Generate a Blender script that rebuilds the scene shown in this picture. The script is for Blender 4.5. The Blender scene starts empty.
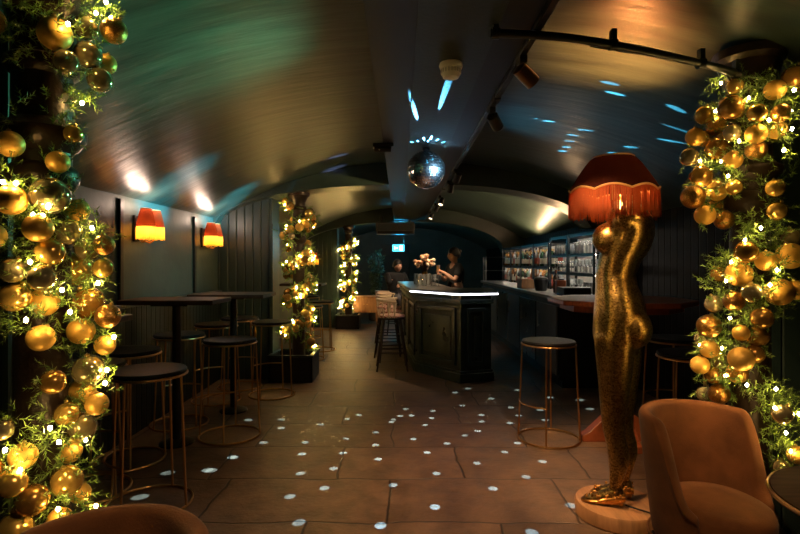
import bpy, bmesh, math, random
from mathutils import Vector, Matrix, Euler
random.seed(7)
PI = math.pi
sc = bpy.context.scene
COL = sc.collection
CAMH, FPX, HOR = 1.42, 520.0, 263.0

def P(px, py, d):
    return Vector(((px-400)/FPX*d, d, CAMH-(py-HOR)/FPX*d))

# ------------------------------------------------------------------ materials
def new_mat(name):
    m = bpy.data.materials.new(name); m.use_nodes = True
    nt = m.node_tree; nt.nodes.clear()
    out = nt.nodes.new('ShaderNodeOutputMaterial')
    return m, nt, out

def mat(name, col, rough=0.5, metal=0.0, var=0.15, nscale=6.0, bump=0.0, bscale=40.0, stretch=None,
        emit=None, estr=0.0, trans=0.0, spec=0.5, coat=0.0, sheen=0.0, rvar=0.0):
    m, nt, out = new_mat(name)
    b = nt.nodes.new('ShaderNodeBsdfPrincipled')
    nt.links.new(b.outputs[0], out.inputs[0])
    tc = nt.nodes.new('ShaderNodeTexCoord')
    mp = nt.nodes.new('ShaderNodeMapping')
    nt.links.new(tc.outputs['Object'], mp.inputs[0])
    if stretch: mp.inputs['Scale'].default_value = stretch
    n = nt.nodes.new('ShaderNodeTexNoise'); n.inputs['Scale'].default_value = nscale; n.inputs['Detail'].default_value = 4
    nt.links.new(mp.outputs[0], n.inputs['Vector'])
    r = nt.nodes.new('ShaderNodeValToRGB')
    r.color_ramp.elements[0].position = .3; r.color_ramp.elements[1].position = .7
    c = Vector(col[:3])
    r.color_ramp.elements[0].color = (*(c*(1-var)), 1); r.color_ramp.elements[1].color = (*[min(1, v) for v in c*(1+var)], 1)
    nt.links.new(n.outputs['Fac'], r.inputs[0]); nt.links.new(r.outputs[0], b.inputs['Base Color'])
    b.inputs['Roughness'].default_value = rough; b.inputs['Metallic'].default_value = metal
    b.inputs['Specular IOR Level'].default_value = spec
    b.inputs['Transmission Weight'].default_value = trans
    b.inputs['Coat Weight'].default_value = coat
    b.inputs['Sheen Weight'].default_value = sheen
    if rvar:
        mr = nt.nodes.new('ShaderNodeMapRange'); mr.inputs[3].default_value = max(0.02, rough-rvar); mr.inputs[4].default_value = rough+rvar
        nt.links.new(n.outputs['Fac'], mr.inputs[0]); nt.links.new(mr.outputs[0], b.inputs['Roughness'])
    if emit:
        b.inputs['Emission Color'].default_value = (*emit, 1); b.inputs['Emission Strength'].default_value = estr
    if bump:
        n2 = nt.nodes.new('ShaderNodeTexNoise'); n2.inputs['Scale'].default_value = bscale; n2.inputs['Detail'].default_value = 3
        nt.links.new(mp.outputs[0], n2.inputs['Vector'])
        bp = nt.nodes.new('ShaderNodeBump'); bp.inputs['Strength'].default_value = bump; bp.inputs['Distance'].default_value = .02
        nt.links.new(n2.outputs['Fac'], bp.inputs['Height']); nt.links.new(bp.outputs[0], b.inputs['Normal'])
    return m

def emis(name, col, strength):
    m, nt, out = new_mat(name)
    e = nt.nodes.new('ShaderNodeEmission'); e.inputs[0].default_value = (*col, 1); e.inputs[1].default_value = strength
    nt.links.new(e.outputs[0], out.inputs[0]); return m

def thin_glass(name, col, gloss=0.25, rough=0.05, tint=0.85):
    m, nt, out = new_mat(name)
    t = nt.nodes.new('ShaderNodeBsdfTransparent'); t.inputs[0].default_value = (*col, 1)
    g = nt.nodes.new('ShaderNodeBsdfGlossy'); g.inputs['Roughness'].default_value = rough
    g.inputs[0].default_value = (1, 1, 1, 1)
    d = nt.nodes.new('ShaderNodeBsdfTranslucent'); d.inputs[0].default_value = (*col, 1)
    lw = nt.nodes.new('ShaderNodeLayerWeight'); lw.inputs[0].default_value = gloss
    mx = nt.nodes.new('ShaderNodeMixShader'); mx2 = nt.nodes.new('ShaderNodeMixShader'); mx2.inputs[0].default_value = 1-tint
    nt.links.new(t.outputs[0], mx2.inputs[1]); nt.links.new(d.outputs[0], mx2.inputs[2])
    nt.links.new(lw.outputs['Facing'], mx.inputs[0]); nt.links.new(mx2.outputs[0], mx.inputs[1]); nt.links.new(g.outputs[0], mx.inputs[2])
    nt.links.new(mx.outputs[0], out.inputs[0]); return m

def shade_mat(name, col, transl=0.6, ribs=0.0):
    m, nt, out = new_mat(name)
    d = nt.nodes.new('ShaderNodeBsdfDiffuse'); t = nt.nodes.new('ShaderNodeBsdfTranslucent')
    n = nt.nodes.new('ShaderNodeTexNoise'); n.inputs['Scale'].default_value = 60
    r = nt.nodes.new('ShaderNodeValToRGB'); c = Vector(col)
    r.color_ramp.elements[0].color = (*(c*.8), 1); r.color_ramp.elements[1].color = (*[min(1, v) for v in c*1.15], 1)
    nt.links.new(n.outputs['Fac'], r.inputs[0]); nt.links.new(r.outputs[0], d.inputs[0]); nt.links.new(r.outputs[0], t.inputs[0])
    mx = nt.nodes.new('ShaderNodeMixShader'); mx.inputs[0].default_value = transl
    nt.links.new(d.outputs[0], mx.inputs[1]); nt.links.new(t.outputs[0], mx.inputs[2]); nt.links.new(mx.outputs[0], out.inputs[0])
    return m

def bead_mat(name, col, rough=.45, pitch=.09, axis='X', depth=1.0, spec=.5):
    """painted tongue-and-groove boarding: vertical grooves"""
    m, nt, out = new_mat(name)
    b = nt.nodes.new('ShaderNodeBsdfPrincipled'); nt.links.new(b.outputs[0], out.inputs[0])
    g = nt.nodes.new('ShaderNodeNewGeometry'); s = nt.nodes.new('ShaderNodeSeparateXYZ')
    nt.links.new(g.outputs['Position'], s.inputs[0])
    mu = nt.nodes.new('ShaderNodeMath'); mu.operation = 'MULTIPLY'; mu.inputs[1].default_value = 1/pitch
    nt.links.new(s.outputs[axis], mu.inputs[0])
    fr = nt.nodes.new('ShaderNodeMath'); fr.operation = 'FRACT'; nt.links.new(mu.outputs[0], fr.inputs[0])
    r = nt.nodes.new('ShaderNodeValToRGB')
    r.color_ramp.elements[0].position = 0.0; r.color_ramp.elements[0].color = (0, 0, 0, 1)
    r.color_ramp.elements[1].position = .1; r.color_ramp.elements[1].color = (1, 1, 1, 1)
    e = r.color_ramp.elements.new(.92); e.color = (1, 1, 1, 1)
    e = r.color_ramp.elements.new(1.0); e.color = (0, 0, 0, 1)
    nt.links.new(fr.outputs[0], r.inputs[0])
    bp = nt.nodes.new('ShaderNodeBump'); bp.inputs['Strength'].default_value = depth; bp.inputs['Distance'].default_value = .012
    nt.links.new(r.outputs[0], bp.inputs['Height']); nt.links.new(bp.outputs[0], b.inputs['Normal'])
    n = nt.nodes.new('ShaderNodeTexNoise'); n.inputs['Scale'].default_value = 3; n.inputs['Detail'].default_value = 5
    r2 = nt.nodes.new('ShaderNodeValToRGB'); c = Vector(col)
    r2.color_ramp.elements[0].color = (*(c*.75), 1); r2.color_ramp.elements[1].color = (*(c*1.25), 1)
    nt.links.new(n.outputs['Fac'], r2.inputs[0]); nt.links.new(r2.outputs[0], b.inputs['Base Color'])
    b.inputs['Roughness'].default_value = rough; b.inputs['Specular IOR Level'].default_value = spec
    return m

def floor_mat():
    m, nt, out = new_mat('flagstone')
    b = nt.nodes.new('ShaderNodeBsdfPrincipled'); nt.links.new(b.outputs[0], out.inputs[0])
    g = nt.nodes.new('ShaderNodeNewGeometry')
    nz = nt.nodes.new('ShaderNodeTexNoise'); nz.inputs['Scale'].default_value = 2.2; nz.inputs['Detail'].default_value = 3
    nt.links.new(g.outputs['Position'], nz.inputs['Vector'])
    ma = nt.nodes.new('ShaderNodeVectorMath'); ma.operation = 'MULTIPLY_ADD'
    ma.inputs[1].default_value = (.12, .12, 0)
    nt.links.new(nz.outputs['Color'], ma.inputs[0]); nt.links.new(g.outputs['Position'], ma.inputs[2])
    br = nt.nodes.new('ShaderNodeTexBrick')
    nt.links.new(ma.outputs[0], br.inputs['Vector'])
    br.inputs['Scale'].default_value = 1.0; br.inputs['Brick Width'].default_value = 1.05; br.inputs['Row Height'].default_value = .58
    br.inputs['Mortar Size'].default_value = .009; br.inputs['Mortar Smooth'].default_value = .6; br.offset = .43; br.squash = .8; br.squash_frequency = 3
    br.inputs['Color1'].default_value = (.16, .098, .06, 1); br.inputs['Color2'].default_value = (.25, .155, .095, 1); br.inputs['Mortar'].default_value = (.05, .033, .022, 1)
    n = nt.nodes.new('ShaderNodeTexNoise'); n.inputs['Scale'].default_value = 5; n.inputs['Detail'].default_value = 8; n.inputs['Roughness'].default_value = .7
    nt.links.new(g.outputs['Position'], n.inputs['Vector'])
    mx = nt.nodes.new('ShaderNodeMix'); mx.data_type = 'RGBA'; mx.blend_type = 'MULTIPLY'; mx.inputs[0].default_value = .75
    r = nt.nodes.new('ShaderNodeValToRGB'); r.color_ramp.elements[0].position = .36; r.color_ramp.elements[0].color = (.24, .2, .18, 1)
    r.color_ramp.elements[1].position = .64; r.color_ramp.elements[1].color = (1, 1, 1, 1)
    nt.links.new(n.outputs['Fac'], r.inputs[0]); nt.links.new(br.outputs['Color'], mx.inputs[6]); nt.links.new(r.outputs[0], mx.inputs[7])
    nt.links.new(mx.outputs[2], b.inputs['Base Color'])
    mr = nt.nodes.new('ShaderNodeMapRange'); mr.inputs[3].default_value = .2; mr.inputs[4].default_value = .6
    nt.links.new(n.outputs['Fac'], mr.inputs[0]); nt.links.new(mr.outputs[0], b.inputs['Roughness'])
    h = nt.nodes.new('ShaderNodeMath'); h.operation = 'MULTIPLY_ADD'; h.inputs[1].default_value = -1.6
    nt.links.new(br.outputs['Fac'], h.inputs[0]); nt.links.new(n.outputs['Fac'], h.inputs[2])
    bp = nt.nodes.new('ShaderNodeBump'); bp.inputs['Strength'].default_value = .45; bp.inputs['Distance'].default_value = .03
    nt.links.new(h.outputs[0], bp.inputs['Height']); nt.links.new(bp.outputs[0], b.inputs['Normal'])
    return m

def sequin_mat(name, col, col2, scale=160, rough=.3, jit=.5):
    m, nt, out = new_mat(name)
    b = nt.nodes.new('ShaderNodeBsdfPrincipled'); nt.links.new(b.outputs[0], out.inputs[0])
    tc = nt.nodes.new('ShaderNodeTexCoord')
    v = nt.nodes.new('ShaderNodeTexVoronoi'); v.inputs['Scale'].default_value = scale
    nt.links.new(tc.outputs['Object'], v.inputs['Vector'])
    mp = nt.nodes.new('ShaderNodeSeparateColor'); nt.links.new(v.outputs['Color'], mp.inputs[0])
    r = nt.nodes.new('ShaderNodeValToRGB'); r.color_ramp.elements[0].color = (*col, 1); r.color_ramp.elements[1].color = (*col2, 1)
    nt.links.new(mp.outputs[0], r.inputs[0]); nt.links.new(r.outputs[0], b.inputs['Base Color'])
    b.inputs['Metallic'].default_value = 1; b.inputs['Roughness'].default_value = rough
    # every sequin tilts its own way
    su = nt.nodes.new('ShaderNodeVectorMath'); su.operation = 'SUBTRACT'; su.inputs[1].default_value = (.5, .5, .5)
    nt.links.new(v.outputs['Color'], su.inputs[0])
    g = nt.nodes.new('ShaderNodeNewGeometry')
    ad = nt.nodes.new('ShaderNodeVectorMath'); ad.operation = 'MULTIPLY_ADD'; ad.inputs[1].default_value = (jit, jit, jit)
    nt.links.new(su.outputs[0], ad.inputs[0]); nt.links.new(g.outputs['Normal'], ad.inputs[2])
    no = nt.nodes.new('ShaderNodeVectorMath'); no.operation = 'NORMALIZE'; nt.links.new(ad.outputs[0], no.inputs[0])
    nt.links.new(no.outputs[0], b.inputs['Normal'])
    return m

def stripe_mat(name, c1, c2, scale=22):
    m, nt, out = new_mat(name)
    b = nt.nodes.new('ShaderNodeBsdfPrincipled'); nt.links.new(b.outputs[0], out.inputs[0])
    tc = nt.nodes.new('ShaderNodeTexCoord'); w = nt.nodes.new('ShaderNodeTexWave'); w.inputs['Scale'].default_value = scale
    w.bands_direction = 'DIAGONAL'
    nt.links.new(tc.outputs['Object'], w.inputs['Vector'])
    r = nt.nodes.new('ShaderNodeValToRGB'); r.color_ramp.interpolation = 'CONSTANT'
    r.color_ramp.elements[0].color = (*c1, 1); r.color_ramp.elements[1].color = (*c2, 1); r.color_ramp.elements[1].position = .5
    nt.links.new(w.outputs['Fac'], r.inputs[0]); nt.links.new(r.outputs[0], b.inputs['Base Color']); b.inputs['Roughness'].default_value = .7
    return m

M = {}
M['floor'] = floor_mat()
M['vault'] = mat('vault_paint', (.034, .056, .046), .36, var=.5, nscale=3.0, bump=.2, bscale=6, stretch=(.4, 2.4, 1), rvar=.08)
M['wall'] = mat('wall_paint', (.044, .068, .062), .55, var=.25, nscale=2.5, bump=.12, bscale=14, rvar=.06)
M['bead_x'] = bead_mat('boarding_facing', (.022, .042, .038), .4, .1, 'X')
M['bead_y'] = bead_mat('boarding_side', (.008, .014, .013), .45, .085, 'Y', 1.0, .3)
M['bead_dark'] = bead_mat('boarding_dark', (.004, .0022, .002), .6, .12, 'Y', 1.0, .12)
M['beam'] = mat('beam_paint', (.018, .031, .026), .5, var=.15, bump=.1)
M['black'] = mat('black_paint', (.006, .006, .006), .5, var=.2)
M['blackmetal'] = mat('black_metal', (.012, .012, .012), .35, metal=.4, var=.2)
M['iron'] = mat('cast_iron', (.026, .016, .010), .38, metal=.35, var=.35, nscale=12, bump=.15, bscale=60)
M['pipe'] = mat('pipe_paint', (.012, .018, .016), .32, var=.2)
M['brass'] = mat('brass_tube', (.62, .36, .15), .3, metal=1, var=.15)
M['darkbrass'] = mat('dark_brass_tube', (.30, .18, .09), .32, metal=1, var=.15)
M['seatblack'] = mat('black_seat_leather', (.010, .010, .010), .45, spec=.22, var=.3, bump=.1, bscale=120)
M['tabletop'] = mat('table_dark_wood', (.05, .027, .018), .55, var=.4, nscale=8, stretch=(1, 9, 1), spec=.25)
M['sidetop'] = mat('side_table_wood', (.035, .017, .010), .75, var=.4, nscale=8, stretch=(1, 9, 1), spec=.1)
M['redwood'] = mat('red_wood', (.24, .062, .022), .35, var=.35, nscale=9, stretch=(1, 8, 1))
M['wood'] = mat('plain_wood', (.34, .17, .075), .5, var=.25, nscale=7, stretch=(6, 1, 1))
M['stoolwood'] = mat('stool_wood', (.60, .46, .32), .45, var=.2)
M['velvet'] = mat('brown_velvet', (.16, .058, .017), .8, var=.25, nscale=10, bump=.12, bscale=180, sheen=.08, spec=.25)
M['stripe'] = stripe_mat('striped_fabric', (.75, .62, .52), (.38, .05, .035))
M['darkwood'] = mat('dark_stool_leg', (.02, .012, .008), .4, var=.2)
M['barpaint'] = mat('bar_paint', (.017, .030, .024), .3, var=.35, nscale=7, bump=.25, bscale=22, rvar=.08)
M['bartop'] = mat('bar_top_zinc', (.16, .16, .155), .3, metal=.4, var=.25)
M['steel'] = mat('dull_steel', (.4, .4, .4), .35, metal=1)
M['led'] = emis('led_strip', (.86, .86, 1.0), 3.6)
M['ledwarm'] = emis('shelf_led', (1, .86, .68), 14.0)
M['bulb'] = emis('fairy_bulb', (1.0, .62, .20), 130.0)
M['lampbulb'] = emis('lamp_bulb', (1.0, .5, .16), 45.0)
M['shade_red'] = shade_mat('sconce_shade', (.30, .05, .016), .3)
M['fringe_yellow'] = shade_mat('sconce_fringe', (1.0, .60, .10), .85)
M['shade_dark'] = shade_mat('statue_shade', (.05, .012, .008), .035)
M['trim_gold'] = mat('shade_trim', (.75, .40, .14), .5, var=.1)
M['fringe_red'] = shade_mat('statue_fringe', (.50, .12, .045), .4)
M['gold_seq'] = sequin_mat('gold_sequins', (.18, .105, .028), (.58, .38, .12), 130, .28, .14)
M['needle'] = mat('pine_needle', (.16, .27, .05), .5, var=.6, nscale=18)
M['twig'] = mat('twig_brown', (.06, .035, .02), .8)
M['plantleaf'] = mat('plant_leaf', (.035, .06, .025), .45, var=.5, nscale=10)
M['bau_matte'] = mat('bauble_matte_gold', (.80, .47, .09), .45, metal=.45, var=.06)
M['bau_shiny'] = mat('bauble_shiny_gold', (.85, .55, .13), .2, metal=.7, var=.06)
M['bau_dark'] = mat('bauble_bronze', (.50, .27, .06), .22, metal=.7, var=.1)
M['bau_glit'] = sequin_mat('bauble_glitter', (.40, .18, .04), (.9, .5, .13), 22, .3)
M['bau_glass'] = mat('bauble_smoked', (.50, .42, .22), .07, metal=.7, var=.2, nscale=2)
M['cap'] = mat('bauble_cap', (.7, .5, .2), .3, metal=1)
M['ball'] = mat('mirror_tile', (.9, .92, .95), .14, metal=1, var=.02)
M['white'] = mat('white_plastic', (.9, .86, .78), .5, var=.05)
M['offwhite'] = mat('off_white_paint', (.62, .6, .56), .5, var=.08)
M['grey'] = mat('grey_plastic', (.08, .085, .085), .5)
M['exit'] = emis('exit_sign_face', (.08, .75, 1.0), 1.4)
M['exitw'] = emis('exit_sign_mark', (.9, 1, 1), 2.0)
M['spotface'] = emis('spot_lens', (1, .75, .45), 2.0)
M['cyanlens'] = emis('cyan_spot_lens', (.1, .75, 1), 10.0)
M['clear'] = thin_glass('clear_glass', (.93, .95, .96), .5, .08, .62)
M['amber'] = mat('amber_bottle', (.30, .11, .02), .08, var=.1, trans=.35)
M['green'] = mat('green_bottle', (.03, .10, .04), .08, var=.1, trans=.3)
M['dark'] = mat('dark_bottle', (.03, .018, .012), .08, var=.1)
M['flint'] = mat('pale_bottle', (.55, .58, .55), .06, var=.1, trans=.5)
M['label1'] = mat('paper_label', (.75, .68, .55), .6)
M['label2'] = mat('red_label', (.5, .09, .05), .6)
M['skin'] = mat('skin', (.50, .27, .18), .5, var=.06)
M['hair'] = mat('dark_hair', (.008, .006, .005), .5)
M['shirt'] = mat('black_cloth', (.012, .012, .014), .8)
M['jeans'] = mat('grey_denim', (.11, .11, .13), .8)
M['eye'] = mat('eye', (.05, .03, .02), .2)
M['petal'] = mat('dried_petal', (.62, .36, .22), .7, var=.3, nscale=9)
M['petal2'] = mat('pale_petal', (.75, .62, .48), .7, var=.2)
M['orange'] = mat('orange_drink', (.9, .34, .03), .2)
M['soil'] = mat('soil', (.02, .014, .01), .9)
M['clay'] = mat('pot', (.05, .045, .04), .6)
M['ice'] = mat('dark_plastic', (.015, .017, .018), .3)

# ------------------------------------------------------------------ mesh builder
class MB:
    def __init__(s): s.v = []; s.f = []; s.mi = []; s.m = 0
    def add(s, vs, fs):
        o = len(s.v); s.v += [tuple(v) for v in vs]
        for f in fs: s.f.append(tuple(i+o for i in f)); s.mi.append(s.m)
        return s
    def box(s, c, size, rot=(0, 0, 0), taper=1.0):
        R = Euler(rot).to_matrix(); c = Vector(c); h = Vector(size)/2; vs = []
        for z in (-1, 1):
            t = taper if z > 0 else 1
            for x, y in ((-1, -1), (1, -1), (1, 1), (-1, 1)): vs.append(c+R@Vector((x*h.x*t, y*h.y*t, z*h.z)))
        return s.add(vs, [(0, 3, 2, 1), (4, 5, 6, 7), (0, 1, 5, 4), (1, 2, 6, 5), (2, 3, 7, 6), (3, 0, 4, 7)])
    def loft(s, rings, caps=True, closed=False):
        n = len(rings[0]); vs = [v for r in rings for v in r]; fs = []
        k = len(rings)
        for i in range(k if closed else k-1):
            a, b = i*n, ((i+1) % k)*n
            for j in range(n): fs.append((a+j, a+(j+1) % n, b+(j+1) % n, b+j))
        if caps and not closed:
            fs.append(tuple(reversed(range(n)))); fs.append(tuple(range((k-1)*n, k*n)))
        return s.add(vs, fs)
    def lathe(s, prof, c=(0, 0, 0), n=24, caps=True):
        c = Vector(c); rings = []
        for r, z in prof: rings.append([c+Vector((r*math.cos(2*PI*j/n), r*math.sin(2*PI*j/n), z)) for j in range(n)])
        return s.loft(rings, caps)
    def sphere(s, c, r, n=16, sc=(1, 1, 1)):
        m = max(6, n//2); c = Vector(c); vs = [c+Vector((0, 0, -r*sc[2]))]
        for i in range(1, m):
            a = -PI/2+PI*i/m
            for j in range(n): vs.append(c+Vector((r*sc[0]*math.cos(a)*math.cos(2*PI*j/n), r*sc[1]*math.cos(a)*math.sin(2*PI*j/n), r*sc[2]*math.sin(a))))
        vs.append(c+Vector((0, 0, r*sc[2]))); fs = []
        for j in range(n): fs.append((0, 1+(j+1) % n, 1+j))
        for i in range(m-2):
            for j in range(n):
                a = 1+i*n; b = a+n; fs.append((a+j, a+(j+1) % n, b+(j+1) % n, b+j))
        a = 1+(m-2)*n
        for j in range(n): fs.append((a+j, a+(j+1) % n, len(vs)-1))
        return s.add(vs, fs)
    def tube(s, path, r, n=10, caps=True, closed=False):
        path = [Vector(p) for p in path]; rings = []; up = None; k = len(path)
        for i, p in enumerate(path):
            if closed: t = (path[(i+1) % k]-path[i-1]).normalized()
            else: t = (path[min(i+1, k-1)]-path[max(i-1, 0)]).normalized()
            if up is None:
                up = Vector((0, 0, 1)) if abs(t.z) < .9 else Vector((1, 0, 0))
            u = (up-t*up.dot(t)).normalized(); w = t.cross(u); up = u
            rr = r[i] if isinstance(r, (list, tuple)) else r
            rings.append([p+(u*math.cos(2*PI*j/n)+w*math.sin(2*PI*j/n))*rr for j in range(n)])
        return s.loft(rings, caps, closed)
    def ring(s, c, R, r, n=40, m=8):
        c = Vector(c); return s.tube([c+Vector((R*math.cos(2*PI*i/n), R*math.sin(2*PI*i/n), 0)) for i in range(n)], r, m, closed=True)
    def prism(s, poly, z0, z1):
        n = len(poly); vs = [(x, y, z0) for x, y in poly]+[(x, y, z1) for x, y in poly]
        fs = [tuple(reversed(range(n))), tuple(range(n, 2*n))]+[(j, (j+1) % n, n+(j+1) % n, n+j) for j in range(n)]
        return s.add(vs, fs)
    def mesh(s, name, mats, angle=35):
        me = bpy.data.meshes.new(name); me.from_pydata(s.v, [], s.f); me.validate()
        if not isinstance(mats, (list, tuple)): mats = [mats]
        for m in mats: me.materials.append(m)
        if len(mats) > 1 and len(me.polygons) == len(s.mi): me.polygons.foreach_set('material_index', s.mi)
        b = bmesh.new(); b.from_mesh(me); bmesh.ops.recalc_face_normals(b, faces=b.faces); b.to_mesh(me); b.free()
        me.polygons.foreach_set('use_smooth', [True]*len(me.polygons))
        if angle: me.set_sharp_from_angle(angle=math.radians(angle))
        me.update(); return me
    def build(s, name, mats, parent=None, bev=0, angle=35, loc=None):
        me = s.mesh(name, mats, angle); o = bpy.data.objects.new(name, me); COL.objects.link(o)
        if parent: o.parent = parent
        if loc is not None: o.location = loc
        if bev:
            md = o.modifiers.new('bevel', 'BEVEL'); md.width = bev; md.segments = 2; md.limit_method = 'ANGLE'; md.angle_limit = math.radians(40)
        return o

def tag(o, label, cat, group=None):
    o['label'] = label; o['category'] = cat
    if group: o['group'] = group
    return o
def thing(name, label, cat, loc=(0, 0, 0), rotz=0, group=None):
    o = bpy.data.objects.new(name, None); COL.objects.link(o); o.empty_display_size = .1
    o.location = loc; o.rotation_euler = (0, 0, rotz); return tag(o, label, cat, group)
def struct(name, mb, m, bev=0, angle=35):
    o = mb.build(name, m, None, bev, angle); o['kind'] = 'structure'; return o
def dup(root, loc, rotz=0, label=None, group=None, scale=None):
    r = root.copy(); COL.objects.link(r); r.location = loc; r.rotation_euler = (0, 0, rotz)
    if label: r['label'] = label
    if group: r['group'] = group
    if scale: r.scale = scale
    for ch in root.children:
        c = ch.copy(); COL.objects.link(c); c.parent = r
        for g in ch.children:
            d = g.copy(); COL.objects.link(d); d.parent = c
    return r
def inst(name, me, parent, loc, scale=1.0, rot=None):
    o = bpy.data.objects.new(name, me); COL.objects.link(o); o.parent = parent; o.location = loc
    o.scale = (scale,)*3 if not isinstance(scale, tuple) else scale
    if rot: o.rotation_euler = rot
    return o
def light(name, kind, loc, energy, col, radius=.02, target=None, size=None, blend=.3, area=None, parent=None):
    l = bpy.data.lights.new(name, kind); l.energy = energy; l.color = col
    if kind in ('POINT', 'SPOT'): l.shadow_soft_size = radius
    if kind == 'SPOT': l.spot_size = math.radians(size); l.spot_blend = blend
    if kind == 'AREA': l.shape = 'RECTANGLE'; l.size, l.size_y = area
    o = bpy.data.objects.new(name, l); COL.objects.link(o); o.location = loc
    if target is not None:
        o.rotation_euler = (Vector(target)-Vector(loc)).to_track_quat('-Z', 'Y').to_euler()
    return o

# ------------------------------------------------------------------ the setting
XL, XR, XC = -2.23, 2.69, .23
Y0, Y1 = -2.4, 16.2
def vz(x, y=0):
    t = abs((x-XC)/(XR-XC)); t = min(t, 1)
    lo = 0.0 if y < 11.5 else .12
    return 1.95-lo+(.70-.02)*(1-t**2.2)
def ribz(x, k):
    if k == 0:
        w = 2.46 if x < XC else 2.02; lo, hi = 1.85, 2.36
    else:
        w = 2.46 if x < XC else 2.05; lo, hi = 1.66, 2.32
    t = min(1, abs((x-XC)/w)); return lo+(hi-lo)*math.sqrt(max(0, 1-t**2.3))

mb = MB(); mb.box(((XL+XR)/2, (Y0+Y1)/2, -.05), (XR-XL+.6, Y1-Y0+.6, .1)); struct('floor', mb, M['floor'])
NX = 60
def vault(y0, y1):
    vs = []; fs = []
    xs = [XL-.02+(XR-XL+.04)*i/NX for i in range(NX+1)]
    for th in (0, .12):
        for y in (y0, y1):
            for x in xs: vs.append((x, y, vz(x, (y0+y1)/2)+th))
    n = NX+1
    for i in range(NX):
        fs.append((i, i+1, n+i+1, n+i)); fs.append((2*n+i, 3*n+i, 3*n+i+1, 2*n+i+1))
    mb = MB(); mb.add(vs, fs); return mb
mb = MB()
for a, b in ((Y0, 6.25), (6.25, 11.45), (11.45, Y1)):
    q = vault(a, b); mb.add(q.v, q.f)
struct('ceiling', mb, M['vault'], angle=60)
def rib(k, y0, y1):
    vs = []; fs = []; n = NX+1
    for y in (y0, y1):
        for i in range(n):
            x = XL+(XR-XL)*i/NX; vs.append((x, y, ribz(x, k)))
        for i in range(n):
            x = XL+(XR-XL)*i/NX; vs.append((x, y, vz(x)+.06))
    for i in range(NX):
        fs += [(i, i+1, n+i+1, n+i), (2*n+i, 3*n+i, 3*n+i+1, 2*n+i+1), (i, 2*n+i, 2*n+i+1, i+1), (n+i, n+i+1, 3*n+i+1, 3*n+i)]
    mb = MB(); mb.add(vs, fs); return mb
struct('trim_1', rib(0, 6.2, 6.62), M['vault'], angle=60)
struct('trim_2', rib(1, 11.3, 11.75), M['vault'], angle=60)
# flat boxed beam down the middle: green centre and two black side strips
BZ = 2.34
mb = MB(); mb.box((.226, 4.5, BZ+.15), (.318, 13.6, .30)); struct('trim_3', mb, M['beam'])
mb = MB(); mb.box((-.032, 4.5, BZ+.16), (.198, 13.6, .30)); struct('trim_4', mb, M['black'])
mb = MB(); mb.box((.465, 4.5, BZ+.16), (.16, 13.6, .30)); struct('trim_5', mb, M['black'])
# side walls
mb = MB(); mb.box((XL-.1, (Y0+Y1)/2, 1.0), (.2, Y1-Y0, 2.02)); struct('wall_left', mb, M['wall'])
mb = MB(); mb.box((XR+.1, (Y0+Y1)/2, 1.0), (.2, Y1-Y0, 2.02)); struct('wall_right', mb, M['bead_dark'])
mb = MB(); mb.box(((XL+XR)/2, Y1+.1, 1.4), (XR-XL+.4, .2, 2.8)); struct('wall_back', mb, M['wall'])
mb = MB(); mb.box(((XL+XR)/2, Y0-.1, 1.4), (XR-XL+.4, .2, 2.8)); struct('wall_front', mb, M['wall'])
# boarded dado on the left wall with a cap rail
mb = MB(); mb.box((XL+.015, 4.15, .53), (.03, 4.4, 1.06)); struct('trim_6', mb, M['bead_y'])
mb = MB(); mb.box((XL+.03, 4.15, 1.075), (.06, 4.4, .03)); struct('trim_7', mb, M['barpaint'], bev=.006)
# return walls between the alcoves, boarded
def ret(name, x0, x1, y0, y1, m):
    mb = MB(); n = 10; vs = []; poly = []
    for y in (y0, y1):
        vs += [(x0, y, 0), (x1, y, 0)]+[(x1+(x0-x1)*i/n, y, vz(x1+(x0-x1)*i/n, y)+.05) for i in range(n+1)]
    k = n+3; fs = [tuple(range(k)), tuple(reversed(range(k, 2*k)))]+[(j, (j+1) % k, k+(j+1) % k, k+j) for j in range(k)]
    mb.add(vs, fs); return struct(name, mb, m)
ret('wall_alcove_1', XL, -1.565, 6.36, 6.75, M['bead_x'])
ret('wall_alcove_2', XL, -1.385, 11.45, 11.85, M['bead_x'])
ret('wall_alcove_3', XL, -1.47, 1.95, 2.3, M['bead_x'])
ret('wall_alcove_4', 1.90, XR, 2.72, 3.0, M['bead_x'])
# thin corner strip in bar paint on the end of the alcove wall by the second column
mb = MB(); mb.box((-1.565, 6.345, .95), (.03, .03, 1.9)); struct('trim_8', mb, M['barpaint'])
# far doorway in the end wall
mb = MB(); mb.box((-.15, Y1-.04, 1.0), (.9, .08, 2.0)); struct('door_1', mb, M['black'], bev=.01)

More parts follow.
